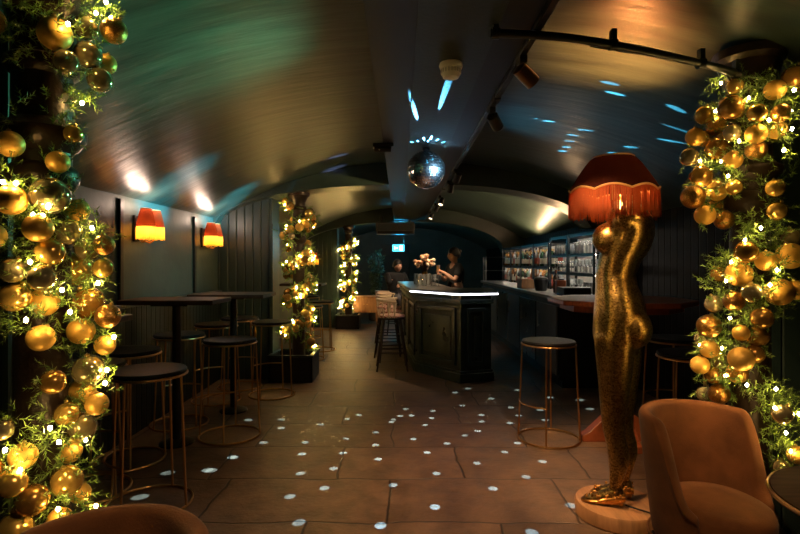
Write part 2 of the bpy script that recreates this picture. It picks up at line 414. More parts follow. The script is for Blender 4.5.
# ------------------------------------------------------------------ ceiling fittings
# conduit pipes running across from the beam to the right-hand column
pth = [P(490, 33, 2.015), P(560, 37, 2.04), P(630, 48, 2.10), P(690, 61, 2.20), P(726, 70, 2.30), P(742, 76, 2.36)]
def smooth_path(p, n=8):
    p = [Vector(q) for q in p]; out = []
    for i in range(len(p)-1):
        a = p[max(i-1, 0)]; b = p[i]; c = p[i+1]; d = p[min(i+2, len(p)-1)]
        for k in range(n):
            t = k/n
            out.append(.5*((2*b)+(c-a)*t+(2*a-5*b+4*c-d)*t*t+(3*b-a-3*c+d)*t**3))
    out.append(p[-1]); return out
t = thing('conduit_pipe', 'black pipe bolted across the ceiling from central beam to garlanded column', 'pipe', (0, 0, 0))
mb = MB(); mb.tube(smooth_path(pth), .0165, 12); mb.build('pipe', M['pipe'], t)
for k in (1, 14, 26, 36):
    p = smooth_path(pth)[k]
    mb = MB(); mb.tube([p+Vector((-.014, 0, 0)), p+Vector((.014, 0, 0))], .023, 12); mb.box(p+Vector((0, 0, .03)), (.02, .03, .06)); mb.build('clamp', M['pipe'], t)
t = thing('ceiling_cable', 'thin loose black cable sagging under the ceiling pipe', 'cable', (0, 0, 0))
mb = MB(); mb.tube(smooth_path([P(590, 46, 2.13), P(625, 52, 2.15), P(660, 57, 2.2), P(690, 63, 2.25), P(722, 73, 2.33), P(735, 86, 2.4)]), .004, 6); mb.build('cable', M['black'], t)
# smoke detector
dz = thing('smoke_detector', 'white round smoke detector on the central ceiling beam', 'smoke detector', (.235, 2.40, BZ))
mb = MB(); mb.lathe([(.052, 0), (.055, -.012), (.05, -.026)], n=28); mb.build('base', M['white'], dz)
mb = MB(); mb.lathe([(.046, -.026), (.045, -.05), (.036, -.066), (.012, -.07)], n=28); hd = mb.build('sensor_head', M['white'], dz)
mb = MB()
for i in range(20):
    a = 2*PI*i/20; mb.box((.0455*math.cos(a), .0455*math.sin(a), -.038), (.004, .006, .018), (0, 0, a))
mb.build('vent', M['offwhite'], dz)
# mirror ball
BALL = Vector((.208, 4.16, 2.165)); BR = .152
t = thing('mirror_ball', 'mirrored disco ball hanging from the central beam in blue light', 'disco ball', (BALL.x, BALL.y, BZ))
mb = MB(); nr = 20
for i in range(nr):
    a0 = -PI/2+PI*i/nr; a1 = a0+PI/nr; am = (a0+a1)/2; n = max(4, int(40*math.cos(am)))
    for j in range(n):
        b0 = 2*PI*(j+.04)/n; b1 = 2*PI*(j+.96)/n; e = (a1-a0)*.04
        q = [(a0+e, b0), (a0+e, b1), (a1-e, b1), (a1-e, b0)]
        ja, jb = random.uniform(-.2, .2), random.uniform(-.2, .2)
        vs = []
        for idx, (a, b) in enumerate(q):
            rr = BR*(1+.012*(ja*(1 if idx in (2, 3) else -1)+jb*(1 if idx in (1, 2) else -1)))
            vs.append((rr*math.cos(a)*math.cos(b), rr*math.cos(a)*math.sin(b), rr*math.sin(a)+BALL.z-BZ))
        mb.add(vs, [(0, 1, 2, 3)])
mb.build('mirror_tiles', M['ball'], t, angle=1)
mb = MB(); mb.sphere((0, 0, BALL.z-BZ), BR*.985, 32); mb.build('core', M['blackmetal'], t)
mb = MB(); mb.lathe([(.03, 0), (.03, -.02), (.012, -.025), (.012, -.035)]); mb.build('motor', M['blackmetal'], t)
# pin spot left of the beam aimed at the ball
t = thing('pin_spot', 'small black pin spot fixed beside the beam left of the disco ball', 'spotlight', (-.13, 4.05, BZ+.01))
mb = MB(); mb.box((0, 0, -.012), (.16, .05, .024)); mb.build('bracket', M['black'], t, bev=.004)
mb = MB(); mb.tube([(-.07, 0, -.04), (.06, 0, -.046)], .022, 14); mb.build('lamp_head', M['black'], t)
mb = MB(); mb.sphere((-.075, -.02, -.038), .006, 8); mb.sphere((-.03, -.022, -.052), .005, 8); mb.build('indicator_light', M['offwhite'], t)
# lighting track and its spot heads
TX = .537
t = thing('lighting_track', 'long black lighting track along the right edge of the ceiling beam', 'lighting track', (TX, 0, BZ+.01))
mb = MB(); mb.box((0, 4.6, -.012), (.03, 12.5, .026)); mb.build('rail', M['blackmetal'], t, bev=.003)
for yy in (2.9, 6.4):
    mb = MB(); mb.box((0, yy, -.014), (.036, .08, .032)); mb.build('connector', M['black'], t)
def spot_head(y, aim, label, lens, L=.10):
    t = thing('track_spotlight', label, 'spotlight', (TX, y, BZ-.015), 0, 'spotlights on the ceiling track')
    mb = MB(); mb.box((0, 0, -.018), (.034, .09, .036)); mb.build('adaptor', M['black'], t, bev=.004)
    d = Vector(aim).normalized(); c = Vector((.02, 0, -.075))
    mb = MB(); mb.tube([(0, 0, -.03), (.008, 0, -.06), c], .008, 8); mb.build('stem', M['black'], t)
    mb = MB(); mb.tube([c-d*L*.5, c-d*L*.46, c+d*L*.5], [.026, .033, .034], 18); hd = mb.build('lamp_head', M['darkbrass'] if y < 2.6 else M['black'], t)
    mb = MB(); mb.tube([c+d*(L*.5-.012), c+d*(L*.5+.0015)], [.029, .029], 16); mb.build('lens', lens, hd)
    return Vector((TX, y, BZ-.015))+c+d*(L*.5+.02)
WARM = (1, .62, .30)
heads = [(2.30, (.75, .35, -.55), 'bronze lit spot head on the track nearest the pipe'),
         (3.05, (.5, .75, -.5), 'black spot head on the track, second from the pipe'),
         (5.05, (-.25, .8, -.8), 'black spot head on the track beyond the mirror ball'),
         (5.75, (-.1, .5, -1), 'black spot head on the track just before the ceiling arch'),
         (7.0, (-.3, -.4, -1), 'black spot head on the track above the front of the bar'),
         (7.9, (-.5, .3, -1), 'black spot head hanging over the middle of the bar'),
         (9.2, (-.4, -.3, -1), 'black spot head hanging over the far end of the bar')]
heads.append((.55, (-.65, .3, -.8), 'added unseen black spot head at the camera end of the track lighting the left chair'))  # unseen heads added at this end to light the two tub chairs
heads.append((.95, (.4, .6, -.8), 'added unseen black spot head at the camera end of the track lighting the right chair'))
HP = [spot_head(y, a, l, M['spotface'] if i in (0, 4, 6) else M['ice']) for i, (y, a, l) in enumerate(heads)]

# ------------------------------------------------------------------ columns
def column(x, y, top, label, r=.088):
    t = thing('cast_iron_column', label, 'column', (x, y, 0))
    mb = MB(); mb.lathe([(r*1.9, 0), (r*1.9, .06), (r*1.6, .08), (r*1.6, .16), (r*1.25, .2), (r*1.3, .23), (r*1.1, .26)], n=36); mb.build('base', M['iron'], t)
    mb = MB(); mb.lathe([(r*1.06, .25), (r*1.0, .9), (r*.93, 1.68)], n=36); mb.build('shaft', M['iron'], t)
    pr = [(r*.95, 1.66), (r*1.2, 1.69), (r*1.28, 1.72), (r*1.18, 1.745), (r*1.0, 1.76), (r*1.0, 1.80), (r*1.22, 1.815), (r*1.5, 1.85), (r*1.52, 1.875), (r*1.25, 1.89), (r*1.06, 1.91),
          (r*1.04, 2.06), (r*1.25, 2.075), (r*1.32, 2.095), (r*1.25, 2.115), (r*1.08, 2.125), (r*1.1, min(top-.12, 2.2)), (r*1.5, top-.06), (r*1.8, top-.04), (r*1.8, top)]
    mb = MB(); mb.lathe(pr, n=36); mb.build('capital', M['iron'], t)
CL = (-1.236, 1.80); CR = (1.68, 2.50); C2 = (-1.25, 6.42); C3 = (-1.13, 11.40)
column(*CL, vz(CL[0])+.01, 'thick dark iron column in the garland nearest the left wall tables')
column(*CR, vz(CR[0])+.01, 'brown iron column behind the brown tub chair')
column(*C2, ribz(C2[0], 0)+.01, 'iron column in the planter by the boarded alcove wall', .075)
column(*C3, ribz(C3[0], 1)+.01, 'iron column in the farthest garlanded planter', .075)

def planter(x, y, w, h, label):
    t = thing('planter_box', label, 'planter', (x, y, 0))
    mb = MB(); a = w/2
    for sx, sy, lx, ly in ((-1, 0, .03, w), (1, 0, .03, w), (0, -1, w, .03), (0, 1, w, .03)):
        mb.box((sx*(a-.015), sy*(a-.015), h/2), (lx, ly, h))
    mb.build('box', M['black'], t, bev=.004)
    mb = MB()
    for sx, sy, lx, ly in ((-1, 0, .05, w+.03), (1, 0, .05, w+.03), (0, -1, w+.03, .05), (0, 1, w+.03, .05)):
        mb.box((sx*(a-.015), sy*(a-.015), h+.012), (lx, ly, .024))
    mb.build('rim', M['barpaint'], t, bev=.004)
planter(C2[0]-.05, C2[1], .52, .30, 'black square planter box round the column by the alcove wall')
planter(C3[0], C3[1], .5, .28, 'black planter box at the farthest garlanded column')

# ------------------------------------------------------------------ garlands
def sph_mesh(name, m, n=28):
    mb = MB(); mb.sphere((0, 0, 0), 1, n); return mb.mesh(name, m, 0)
BAU = [sph_mesh('bauble', M[k]) for k in ('bau_matte', 'bau_shiny', 'bau_dark', 'bau_glit', 'bau_glass')]
mb = MB(); mb.lathe([(.16, .93), (.16, 1.12), (.10, 1.14), (.05, 1.15)], n=12)
mb.tube([(.05*math.cos(a), 0, 1.2+.06*math.sin(a)) for a in [2*PI*i/12 for i in range(12)]], .012, 5, closed=True)
CAPM = mb.mesh('bauble_cap', M['cap'])
mb = MB(); mb.sphere((0, 0, 0), 1, 8); BULB = mb.mesh('fairy_light', M['bulb'], 0)

def rv(s=1.0):
    while True:
        v = Vector((random.uniform(-1, 1), random.uniform(-1, 1), random.uniform(-1, 1)))
        if .05 < v.length < 1: return v.normalized()*s

def sprig(mb, p, d, L, nl, w):
    d = d.normalized(); a = d.orthogonal().normalized(); b = d.cross(a)
    vs = []; fs = []
    k = int(L/.0052)
    for i in range(k):
        t = i/k; an = i*2.4+random.random()
        q = p+d*(L*t); dr = (a*math.cos(an)+b*math.sin(an))*.8+d*.75
        dr.normalize(); e = q+dr*nl*(1.05-.5*t)
        s = dr.cross(d).normalized()*w
        o = len(vs); vs += [q-s, q+s, e]; fs.append((o, o+1, o+2))
    mb.add(vs, fs)

def garland(label, col, baubles, lights, extra=(), sp=9, SL=.10, nl=.032, wn=.0016, caps=True, bulb_r=.006, seed=1):
    """baubles: list of (pos, r, kind); lights: list of pos; greenery grows about every one of them"""
    rs = random.getstate(); random.seed(seed)
    cx, cy = col
    t = thing('christmas_garland', label, 'garland', (cx, cy, 0), 0, 'baubled christmas garlands on the columns')
    O = Vector((cx, cy, 0))
    mb = MB()
    anchors = [p for p, r, k in baubles]+list(lights)+list(extra)
    for p in anchors:
        ax = Vector((cx, cy, p.z)); o = p-ax; o = o.normalized() if o.length > .01 else Vector((0, -1, 0))
        for i in range(sp):
            q = ax+(p-ax)*random.uniform(.62, .98)+rv(SL*.45); q -= O
            sprig(mb, q, o*.45+rv(.9), SL*random.uniform(.6, 1.05), nl, wn)
    mb.build('greenery', M['needle'], t, angle=0)
    for p, r, k in baubles:
        b = inst('bauble', BAU[k], t, p-O, r, (random.uniform(-.5, .5), random.uniform(-.5, .5), random.uniform(0, 6)))
        if caps: inst('bauble_cap', CAPM, b, (0, 0, 0))
    for p in lights:
        inst('fairy_light', BULB, t, p-O, (bulb_r, bulb_r, bulb_r*1.3))
    random.setstate(rs); return t

def wrap_depth(px, col, R):
    """depth of a point seen at column px on a cylinder of radius R round the column"""
    cx, cy = col
    d = cy
    for _ in range(6):
        x = (px-400)/FPX*d; dx = x-cx
        d = cy-math.sqrt(max(0.0, R*R-dx*dx))
    return d
def place(lst, col, R=.2):
    out = []
    for i, (px, py, r) in enumerate(lst):
        d = wrap_depth(px, col, R)+random.uniform(-.045, .03)
        p = P(px, py, d); rr = r*d/FPX
        for q, r2, _ in out:      # keep neighbours from running through each other
            for _k in range(10):
                if (p-q).length < (rr+r2)*.97:
                    d += .02; p = P(px, py, d); rr = r*d/FPX
        k = random.choices(range(5), (35, 22, 16, 13, 14))[0]
        out.append((p, rr, k))
    return out
def place_l(lst, col, R=.27):
    return [P(px, py, wrap_depth(px, col, R)-.01) for px, py in lst]

LB = [(55, 34, 16), (87, 28, 12), (114, 31, 12.5), (66, 62, 12), (88, 55, 13), (106, 64, 10), (100, 80, 12), (73, 134, 9.5), (63, 128, 8), (10, 144, 13), (58, 162, 11), (50, 196, 18.5),
      (11, 200, 15), (78, 210, 11), (38, 228, 14), (68, 232, 13), (88, 248, 13), (104, 245, 10), (50, 252, 14), (75, 269, 17), (103, 268, 10), (13, 270, 13), (42, 278, 13), (15, 297, 15),
      (44, 302, 14), (88, 303, 16), (108, 316, 12), (81, 331, 13), (41, 338, 13), (105, 345, 10), (89, 370, 15.5), (53, 382, 12), (82, 392, 13), (97, 404, 11), (67, 414, 12), (82, 427, 14),
      (69, 451, 12), (23, 456, 13), (12, 483, 14), (67, 481, 15), (32, 500, 15.5), (80, 493, 10), (15, 530, 17), (3, 430, 10), (-8, 236, 13), (-12, 470, 14), (-10, 20, 14), (60, 520, 12)]
LL = [(111, 18), (106, 2), (96, 13), (68, 24), (82, 103), (3, 182), (16, 183), (33, 215), (43, 216), (48, 207), (98, 283), (70, 312), (114, 337), (107, 370), (105, 383), (50, 428), (59, 442),
      (58, 509), (96, 506), (5, 450), (30, 262), (62, 290), (26, 320), (92, 228), (20, 470), (86, 440)]
LX = [(20, 60), (30, 10), (10, 110), (85, 95), (60, 105), (20, 225), (60, 180), (100, 290), (20, 250), (8, 320), (70, 350), (95, 330), (60, 470), (90, 470), (20, 515), (96, 225), (105, 235), (10, 30), (0, 0), (45, 5), (75, 10)]
BL = place(LB, CL, .2)
# a few more on the side turned to the wall so that the wrap goes round
garland('thick gold baubled garland on the near column by the left wall', CL, BL, place_l(LL, CL, .25),
        [P(a, b, wrap_depth(a, CL, .16)) for a, b in LX], sp=9, SL=.08, nl=.028, wn=.0024, seed=3)
RB = [(731, 108, 12.5), (735, 86, 8), (704, 115, 9), (717, 126, 10), (732, 133, 9), (757, 113, 9), (756, 134, 10), (781, 113, 9), (776, 130, 10), (775, 90, 10), (796, 78, 13), (717, 149, 12),
      (695, 137, 9), (704, 139, 8), (689, 157, 9), (701, 176, 11), (693, 197, 11.5), (717, 191, 11), (734, 187, 8), (718, 205, 9.5), (705, 215, 10), (724, 220, 9.5), (756, 150, 10), (733, 160, 9),
      (775, 188, 9), (777, 211, 9.5), (746, 252, 11), (739, 274, 12.5), (766, 261, 10), (790, 256, 13), (791, 238, 10), (779, 292, 13.5), (796, 290, 10), (752, 293, 10), (719, 274, 8), (714, 304, 9),
      (734, 301, 10), (709, 326, 11.5), (762, 318, 10.5), (741, 333, 8), (757, 336, 11), (704, 340, 9), (709, 349, 9), (719, 361, 9.5), (700, 365, 9), (741, 359, 12), (755, 354, 9), (737, 373, 10),
      (714, 375, 9), (719, 394, 10), (705, 394, 8), (782, 414, 10), (783, 468, 9), (797, 455, 9)]
RL = [(749, 98), (721, 83), (716, 111), (794, 90), (791, 111), (792, 129), (769, 120), (739, 141), (700, 161), (721, 161), (761, 228), (731, 262), (777, 270), (726, 281), (730, 318), (716, 333),
      (722, 348), (725, 376), (747, 385), (776, 389), (775, 408), (799, 414), (791, 451), (786, 433), (745, 240), (770, 285), (700, 190), (728, 176), (784, 150), (700, 345)]
RX = [(745, 85), (760, 92), (785, 70), (775, 105), (740, 225), (755, 235), (775, 240), (720, 260), (712, 290), (745, 315), (775, 310), (720, 385), (790, 400), (780, 440), (795, 470), (778, 395), (790, 180), (735, 95), (765, 80), (785, 220), (708, 265)]
garland('gold baubled garland on the column behind the brown tub chair', CR, place(RB, CR, .24), place_l(RL, CR, .29),
        [P(a, b, wrap_depth(a, CR, .18)) for a, b in RX], sp=11, SL=.09, nl=.028, wn=.0026, seed=5)
def spiral(col, z0, z1, turns, n, R0, R1, rb, kinds=(35, 22, 16, 13, 14), ph=0):
    out = []
    for i in range(n):
        t = (i+random.random()*.9)/n; a = ph+t*turns*2*PI+random.uniform(-.9, .9); R = random.uniform(R0, R1); z = z0+(z1-z0)*t+random.uniform(-.06, .06)
        out.append((Vector((col[0]+R*math.cos(a), col[1]+R*math.sin(a), z)), rb*random.uniform(.8, 1.2), random.choices(range(5), kinds)[0]))
    return out
def pts(col, z0, z1, turns, n, R0, R1, ph=0): return [p for p, r, k in spiral(col, z0, z1, turns, n, R0, R1, 1, ph=ph)]
garland('bright garland on the column in the planter by the alcove wall', C2, spiral(C2, .42, 2.14, 4.5, 98, .12, .19, .050, ph=.4), pts(C2, .42, 2.16, 4.5, 84, .17, .225, .6),
        pts(C2, .4, 2.14, 4.5, 60, .1, .16, .4), sp=7, SL=.10, nl=.032, wn=.004, caps=False, bulb_r=.0062, seed=7)
garland('dense fairy light garland on the farthest column', C3, spiral(C3, .38, 1.92, 4, 60, .11, .17, .045, ph=1), pts(C3, .38, 1.95, 4, 92, .13, .235, 1),
        pts(C3, .38, 1.95, 4, 40, .1, .19, .9), sp=6, SL=.1, nl=.035, wn=.004, caps=False, bulb_r=.0082, seed=9)

# ------------------------------------------------------------------ wire bar stools
SH = .80
def wire_stool(label, loc, rz=0):
    t = thing('wire_bar_stool', label, 'bar stool', loc, rz, 'round black wire bar stools')
    mb = MB(); mb.lathe([(.17, SH-.03), (.208, SH-.026), (.214, SH-.014), (.206, SH-.003), (.15, SH), (.02, SH)], n=40); mb.build('seat', M['seatblack'], t)
    mb = MB(); mb.ring((0, 0, SH-.034), .212, .0075, 48); mb.build('seat_ring', M['brass'], t)
    for a in (PI/4, 3*PI/4, 5*PI/4, 7*PI/4):
        c, s = math.cos(a), math.sin(a)
        mb = MB(); mb.tube([(.208*c, .208*s, SH-.034), (.24*c, .24*s, .012)], .0072, 8); mb.build('leg', M['brass'], t)
    mb = MB(); mb.ring((0, 0, .0085), .241, .0085, 52); mb.build('floor_ring', M['brass'], t)
    mb = MB(); R = .229
    mb.tube([(R*math.cos(a), R*math.sin(a), .30) for a in [PI/4+PI/2*i/12 for i in range(13)]], .007, 8); mb.build('footrest', M['brass'], t)
    return t
st = wire_stool('black wire bar stool with brass legs beside the near garland', (-1.48, 3.06, 0), 2.2)
GS = 'round black wire bar stools'
for x, y, rz, lb in [(-1.945, 3.24, .4, 'wire bar stool half hidden behind the near garland by the dado'),
                     (-1.955, 3.75, 1.3, 'wire bar stool tucked between wall and the nearest stool'),
                     (-1.40, 4.28, .9, 'wire bar stool standing out in front of the middle table'),
                     (-1.95, 4.60, .2, 'wire bar stool against the dado under the second lamp'),
                     (-1.90, 5.38, .8, 'wire bar stool between far alcove table and wall'),
                     (-1.38, 5.60, .5, 'wire bar stool nearest the black planter box'),
                     (-1.84, 5.97, .1, 'wire bar stool in front of the boarded alcove wall'),
                     (1.20, 4.20, 2.0, 'lone wire bar stool with copper legs left of the statue lamp'),
                     (2.02, 3.62, .7, 'wire bar stool behind the brown tub chair'),
                     (2.30, 4.37, .3, 'wire bar stool behind the statue by the dark wall'),
                     (-1.36, 7.7, .6, 'wire bar stool just past the bright garland'),
                     (-1.30, 8.5, .2, 'wire bar stool in the second alcove, nearer the far garland'),
                     (-1.75, 9.9, .9, 'wire bar stool at back of the second alcove table')]:
    dup(st, (x, y, 0), rz, lb, GS)

# ------------------------------------------------------------------ poseur tables
def poseur(label, loc, w, dp, h=1.12):
    t = thing('poseur_table', label, 'table', loc, 0, 'tall tables along the left wall')
    mb = MB(); mb.box((0, 0, h-.018), (w, dp, .036)); mb.build('table_top', M['tabletop'], t, bev=.006)
    mb = MB(); mb.tube([(0, 0, .03), (0, 0, h-.05)], .032, 18); mb.build('pedestal', M['blackmetal'], t)
    mb = MB(); mb.box((0, 0, h-.043), (.28, .28, .014)); mb.build('mounting_plate', M['blackmetal'], t)
    mb = MB(); mb.lathe([(.13, 0), (.13, .012), (.11, .022), (.05, .04)], n=36); mb.build('base', M['blackmetal'], t)
poseur('dark wooden tall table under the nearest wall lamp', (-1.76, 4.10, 0), .72, .44, 1.14)
poseur('dark tall table behind the near garland', (-1.88, 2.76, 0), .62, .6)
poseur('dark tall table by the boarded alcove wall', (-1.60, 5.0, 0), .70, .5, 1.13)
poseur('tall table in the second alcove past the bright garland', (-1.72, 9.2, 0), .75, .6, 1.06)
# octagonal red wood table behind the statue
t = thing('pedestal_table', 'tall reddish wooden table on a heavy pedestal behind the statue', 'table', (1.76, 4.17, 0))
def ngon(r, n, a0=0): return [(r*math.cos(a0+2*PI*i/n), r*math.sin(a0+2*PI*i/n)) for i in range(n)]
mb = MB(); mb.prism(ngon(.56, 8, PI/8), 1.095, 1.135); mb.build('table_top', M['redwood'], t, bev=.008)
mb = MB(); mb.prism(ngon(.46, 8, PI/8), 1.045, 1.095); mb.build('apron', M['redwood'], t)
mb = MB(); mb.lathe([(.075, .16), (.085, .22), (.06, .3), (.055, .5), (.085, .62), (.06, .7), (.052, .95), (.1, 1.045)], n=28); mb.build('pedestal', M['redwood'], t)
for i in range(4):
    a = PI/2*i; c, s = math.cos(a), math.sin(a)
    prof = [(.03, .0), (.31, 0), (.31, .05), (.26, .075), (.20, .13), (.13, .2), (.03, .24)]
    mb = MB(); w = .045; vs = []
    for sgn in (-1, 1):
        for r, z in prof: vs.append((r*c-sgn*w*s, r*s+sgn*w*c, z))
    n = len(prof); mb.add(vs, [tuple(reversed(range(n))), tuple(range(n, 2*n))]+[(j, (j+1) % n, n+(j+1) % n, n+j) for j in range(n)])
    mb.build('foot', M['redwood'], t, bev=.006)
# low dark round table in the corner
t = thing('side_table', 'dark round wooden side table in front of the brown tub chair', 'table', (1.43, 1.50, 0))
mb = MB(); mb.lathe([(.26, .695), (.295, .70), (.30, .712), (.296, .722), (.28, .724)], n=56); mb.build('table_top', M['sidetop'], t)
mb = MB(); mb.ring((0, 0, .712), .301, .007, 64); mb.build('rim', M['darkbrass'], t)
mb = MB(); mb.tube([(0, 0, .02), (0, 0, .70)], .03, 18); mb.build('pedestal', M['blackmetal'], t)
mb = MB(); mb.lathe([(.2, 0), (.2, .012), (.05, .035)], n=36); mb.build('base', M['blackmetal'], t)

# ------------------------------------------------------------------ tub chairs
def tub_chair(label, loc, rz):
    """faces -Y locally; the shell wraps the back (+Y)"""
    t = thing('tub_chair', label, 'armchair', loc, rz, 'brown velvet tub chairs')
    rings = []; n = 44; A = math.radians(115)
    for i in range(n+1):
        u = -1+2*i/n; a = PI/2+u*A; k = abs(u)
        e_ = min(1, max(0, (k-.70)/.30)); top = .782-.012*k-.33*e_*e_*(3-2*e_)
        ro, ri = .25, .195
        flare = .03*(1-k**2)
        c, s = math.cos(a), math.sin(a)
        sx, sy = 1.0, 1.0
        pr = []
        zs = [.24, .30, .24+(top-.24)*.45, .24+(top-.24)*.8]
        for z in zs: pr.append((ro*(.86+.14*min(1, (z-.2)/.45))+flare*(z-.24)/.6, z))
        rm = (ro+ri)/2+flare; hw = (ro-ri)/2
        for j in range(7):
            b = PI*j/6; pr.append((rm+hw*math.cos(b), top-hw+hw*math.sin(b)))
        for z in (.24+(top-.24)*.8, .24+(top-.24)*.45, .30, .24): pr.append((ri*(.9+.1*min(1, (z-.2)/.45))+flare*.8*(z-.24)/.6, z))
        pr = [(r, min(z, top-.02) if q < 4 or q > 10 else z) for q, (r, z) in enumerate(pr)]
        rings.append([Vector((r*c*sx, r*s*sy, z)) for r, z in pr])
    # rounded fronts of the two arms
    def shrink(r, f, dirv):
        c = sum(r, Vector())/len(r); return [c+(v-c)*f+dirv for v in r]
    def tangent(i, sg): 
        u = -1+2*i/n; a = PI/2+u*A; return Vector((-math.sin(a), math.cos(a), 0))*sg
    f0, f1 = rings[0], rings[-1]
    pre = [shrink(f0, f, tangent(0, -1)*d) for f, d in ((.55, .03), (.85, .022))]
    post = [shrink(f1, f, tangent(n, 1)*d) for f, d in ((.85, .022), (.55, .03))]
    mb = MB(); mb.loft(pre+rings+post); sh = mb.build('back_shell', M['velvet'], t, angle=80)
    md = sh.modifiers.new('sub', 'SUBSURF'); md.levels = 1; md.render_levels = 1
    mb = MB(); rr = []
    for z, r in ((.29, .17), (.30, .188), (.36, .196), (.40, .196), (.425, .188), (.438, .16), (.445, .08)):
        rr.append([Vector((r*math.cos(2*PI*j/40), r*math.sin(2*PI*j/40)-.02-.04*max(0, -math.sin(2*PI*j/40)), z)) for j in range(40)])
    mb.loft(rr); mb.build('seat_cushion', M['velvet'], t, angle=80)
    mb = MB(); mb.lathe([(.185, .22), (.20, .23), (.20, .30)], n=40); mb.build('seat_base', M['velvet'], t)
    mb = MB(); mb.tube([(.254*math.cos(PI/2+u*A)*.93, .254*math.sin(PI/2+u*A)*.93, .26) for u in [-1+2*i/40 for i in range(41)]], .006, 6); mb.build('piping', M['velvet'], t)
    for x, y in ((-.16, -.15), (.16, -.15), (-.16, .16), (.16, .16)):
        mb = MB(); mb.tube([(x*.9, y*.9, .23), (x*1.12, y*1.12, 0)], [.018, .010], 12); mb.build('leg', M['darkwood'], t)
    return t
ch = tub_chair('brown velvet tub chair turned to the corner side table', (1.31, 2.20, 0), math.radians(17))
dup(ch, (-.70, 1.13, 0), math.radians(-20), 'brown velvet tub chair with only its rounded back in sight by the near garland')

# ------------------------------------------------------------------ wall lamps
def sconce(label, loc, rz):
    """on the wall; sticks out along +X locally"""
    t = thing('wall_lamp', label, 'wall lamp', loc, rz, 'twin red shaded wall lamps')
    mb = MB(); mb.box((.012, 0, 0), (.024, .10, .22)); mb.build('back_plate', M['blackmetal'], t, bev=.006)
    for sy in (-.08, .08):
        mb = MB()
        mb.tube(smooth_path([(.02, 0, -.05), (.06, sy*.35, -.10), (.10, sy*.75, -.115), (.13, sy, -.08), (.13, sy, -.02)]), .007, 8)
        mb.lathe([(.025, -.025), (.028, -.018), (.012, -.01), (.012, .03)], (.13, sy, 0), 14)
        mb.build('arm', M['brass'], t)
        mb = MB(); c = (.13, sy, 0)
        mb.lathe([(.073, .015), (.070, .04), (.054, .12), (.042, .16)], c, 32, caps=False); s = mb.build('lamp_shade', M['shade_red'], t)
        mb = MB(); mb.ring((.13, sy, .015), .073, .004, 32, 6); mb.build('shade_trim', M['trim_gold'], s)
        mb = MB(); mb.ring((.13, sy, .16), .042, .003, 28, 6); mb.build('shade_trim', M['trim_gold'], s)
        mb = MB(); rings = []
        n = 64
        for z in (.015, -.04, -.085):
            rings.append([Vector((.13+(.073+(.003 if j % 2 else -.002)*(z < .01))*math.cos(2*PI*j/n), sy+(.073+(.003 if j % 2 else -.002)*(z < .01))*math.sin(2*PI*j/n), z-(.012*abs(math.sin(j*PI/8)) if z < -.05 else 0))) for j in range(n)])
        mb.loft(rings, caps=False); mb.build('fringe', M['fringe_yellow'], s)
        mb = MB(); mb.sphere((.13, sy, -.0), .018, 14, (1, 1, 1.3)); mb.build('light_bulb', M['lampbulb'], t)
    return t
W1 = (XL, 4.42, 1.68); W2 = (XL, 6.0, 1.66)
s1 = sconce('wall lamp with twin red fringed shades nearest the near garland', (XL, 4.38, 1.71), 0)
dup(s1, (XL, 5.86, 1.705), 0, 'wall lamp with twin red fringed shades beside the boarded alcove wall')
dup(s1, (-1.93, 11.45, 1.48), -PI/2, 'small distant wall lamp seen past the bright garland')
dup(s1, (XL, -.9, 1.70), 0, 'added unseen fill lamp with twin red fringed shades on the left wall behind the near column')  # this lamp and the next are added behind the camera for fill
dup(s1, (XR, -.6, 1.70), PI, 'added unseen fill lamp with twin red fringed shades on the right wall behind the side table')
for y, z0, lb in ((4.13, 1.93, 'dark vertical cable cover on the wall beside the nearest wall lamp'), (5.62, 1.92, 'dark vertical cable cover on the wall beside the farther wall lamp')):
    mb = MB(); mb.box((XL+.012, y, (1.10+z0)/2), (.024, .05, z0-1.10)); o = mb.build('cable_cover', M['black'], None, bev=.004); tag(o, lb, 'cable cover')

# ------------------------------------------------------------------ statue lamp
SX, SY = 1.225, 2.93
TH = math.radians(24)
t = thing('statue_lamp', 'gold sequinned headless female statue floor lamp with fringed shade', 'floor lamp', (SX, SY, 0))
F = Vector((-math.cos(TH), math.sin(TH), 0)); Lf = Vector((-math.sin(TH), -math.cos(TH), 0))     # facing, her left (towards us)
def ell(c, a, b, z, n=32, pw=1.0):
    out = []
    for j in range(n):
        q = 2*PI*j/n; out.append(Vector(c)+F*(a*math.cos(q))+Lf*(b*math.sin(q))+Vector((0, 0, z)))
    return out
def blob(mb, c, a, b, h, n=24):
    rings = []
    for i in range(1, 12):
        q = -PI/2+PI*i/12; rings.append([v+Vector((0, 0, h*math.sin(q))) for v in ell(c, a*math.cos(q), b*math.cos(q), 0, n)])
    mb.loft(rings)
mb = MB()
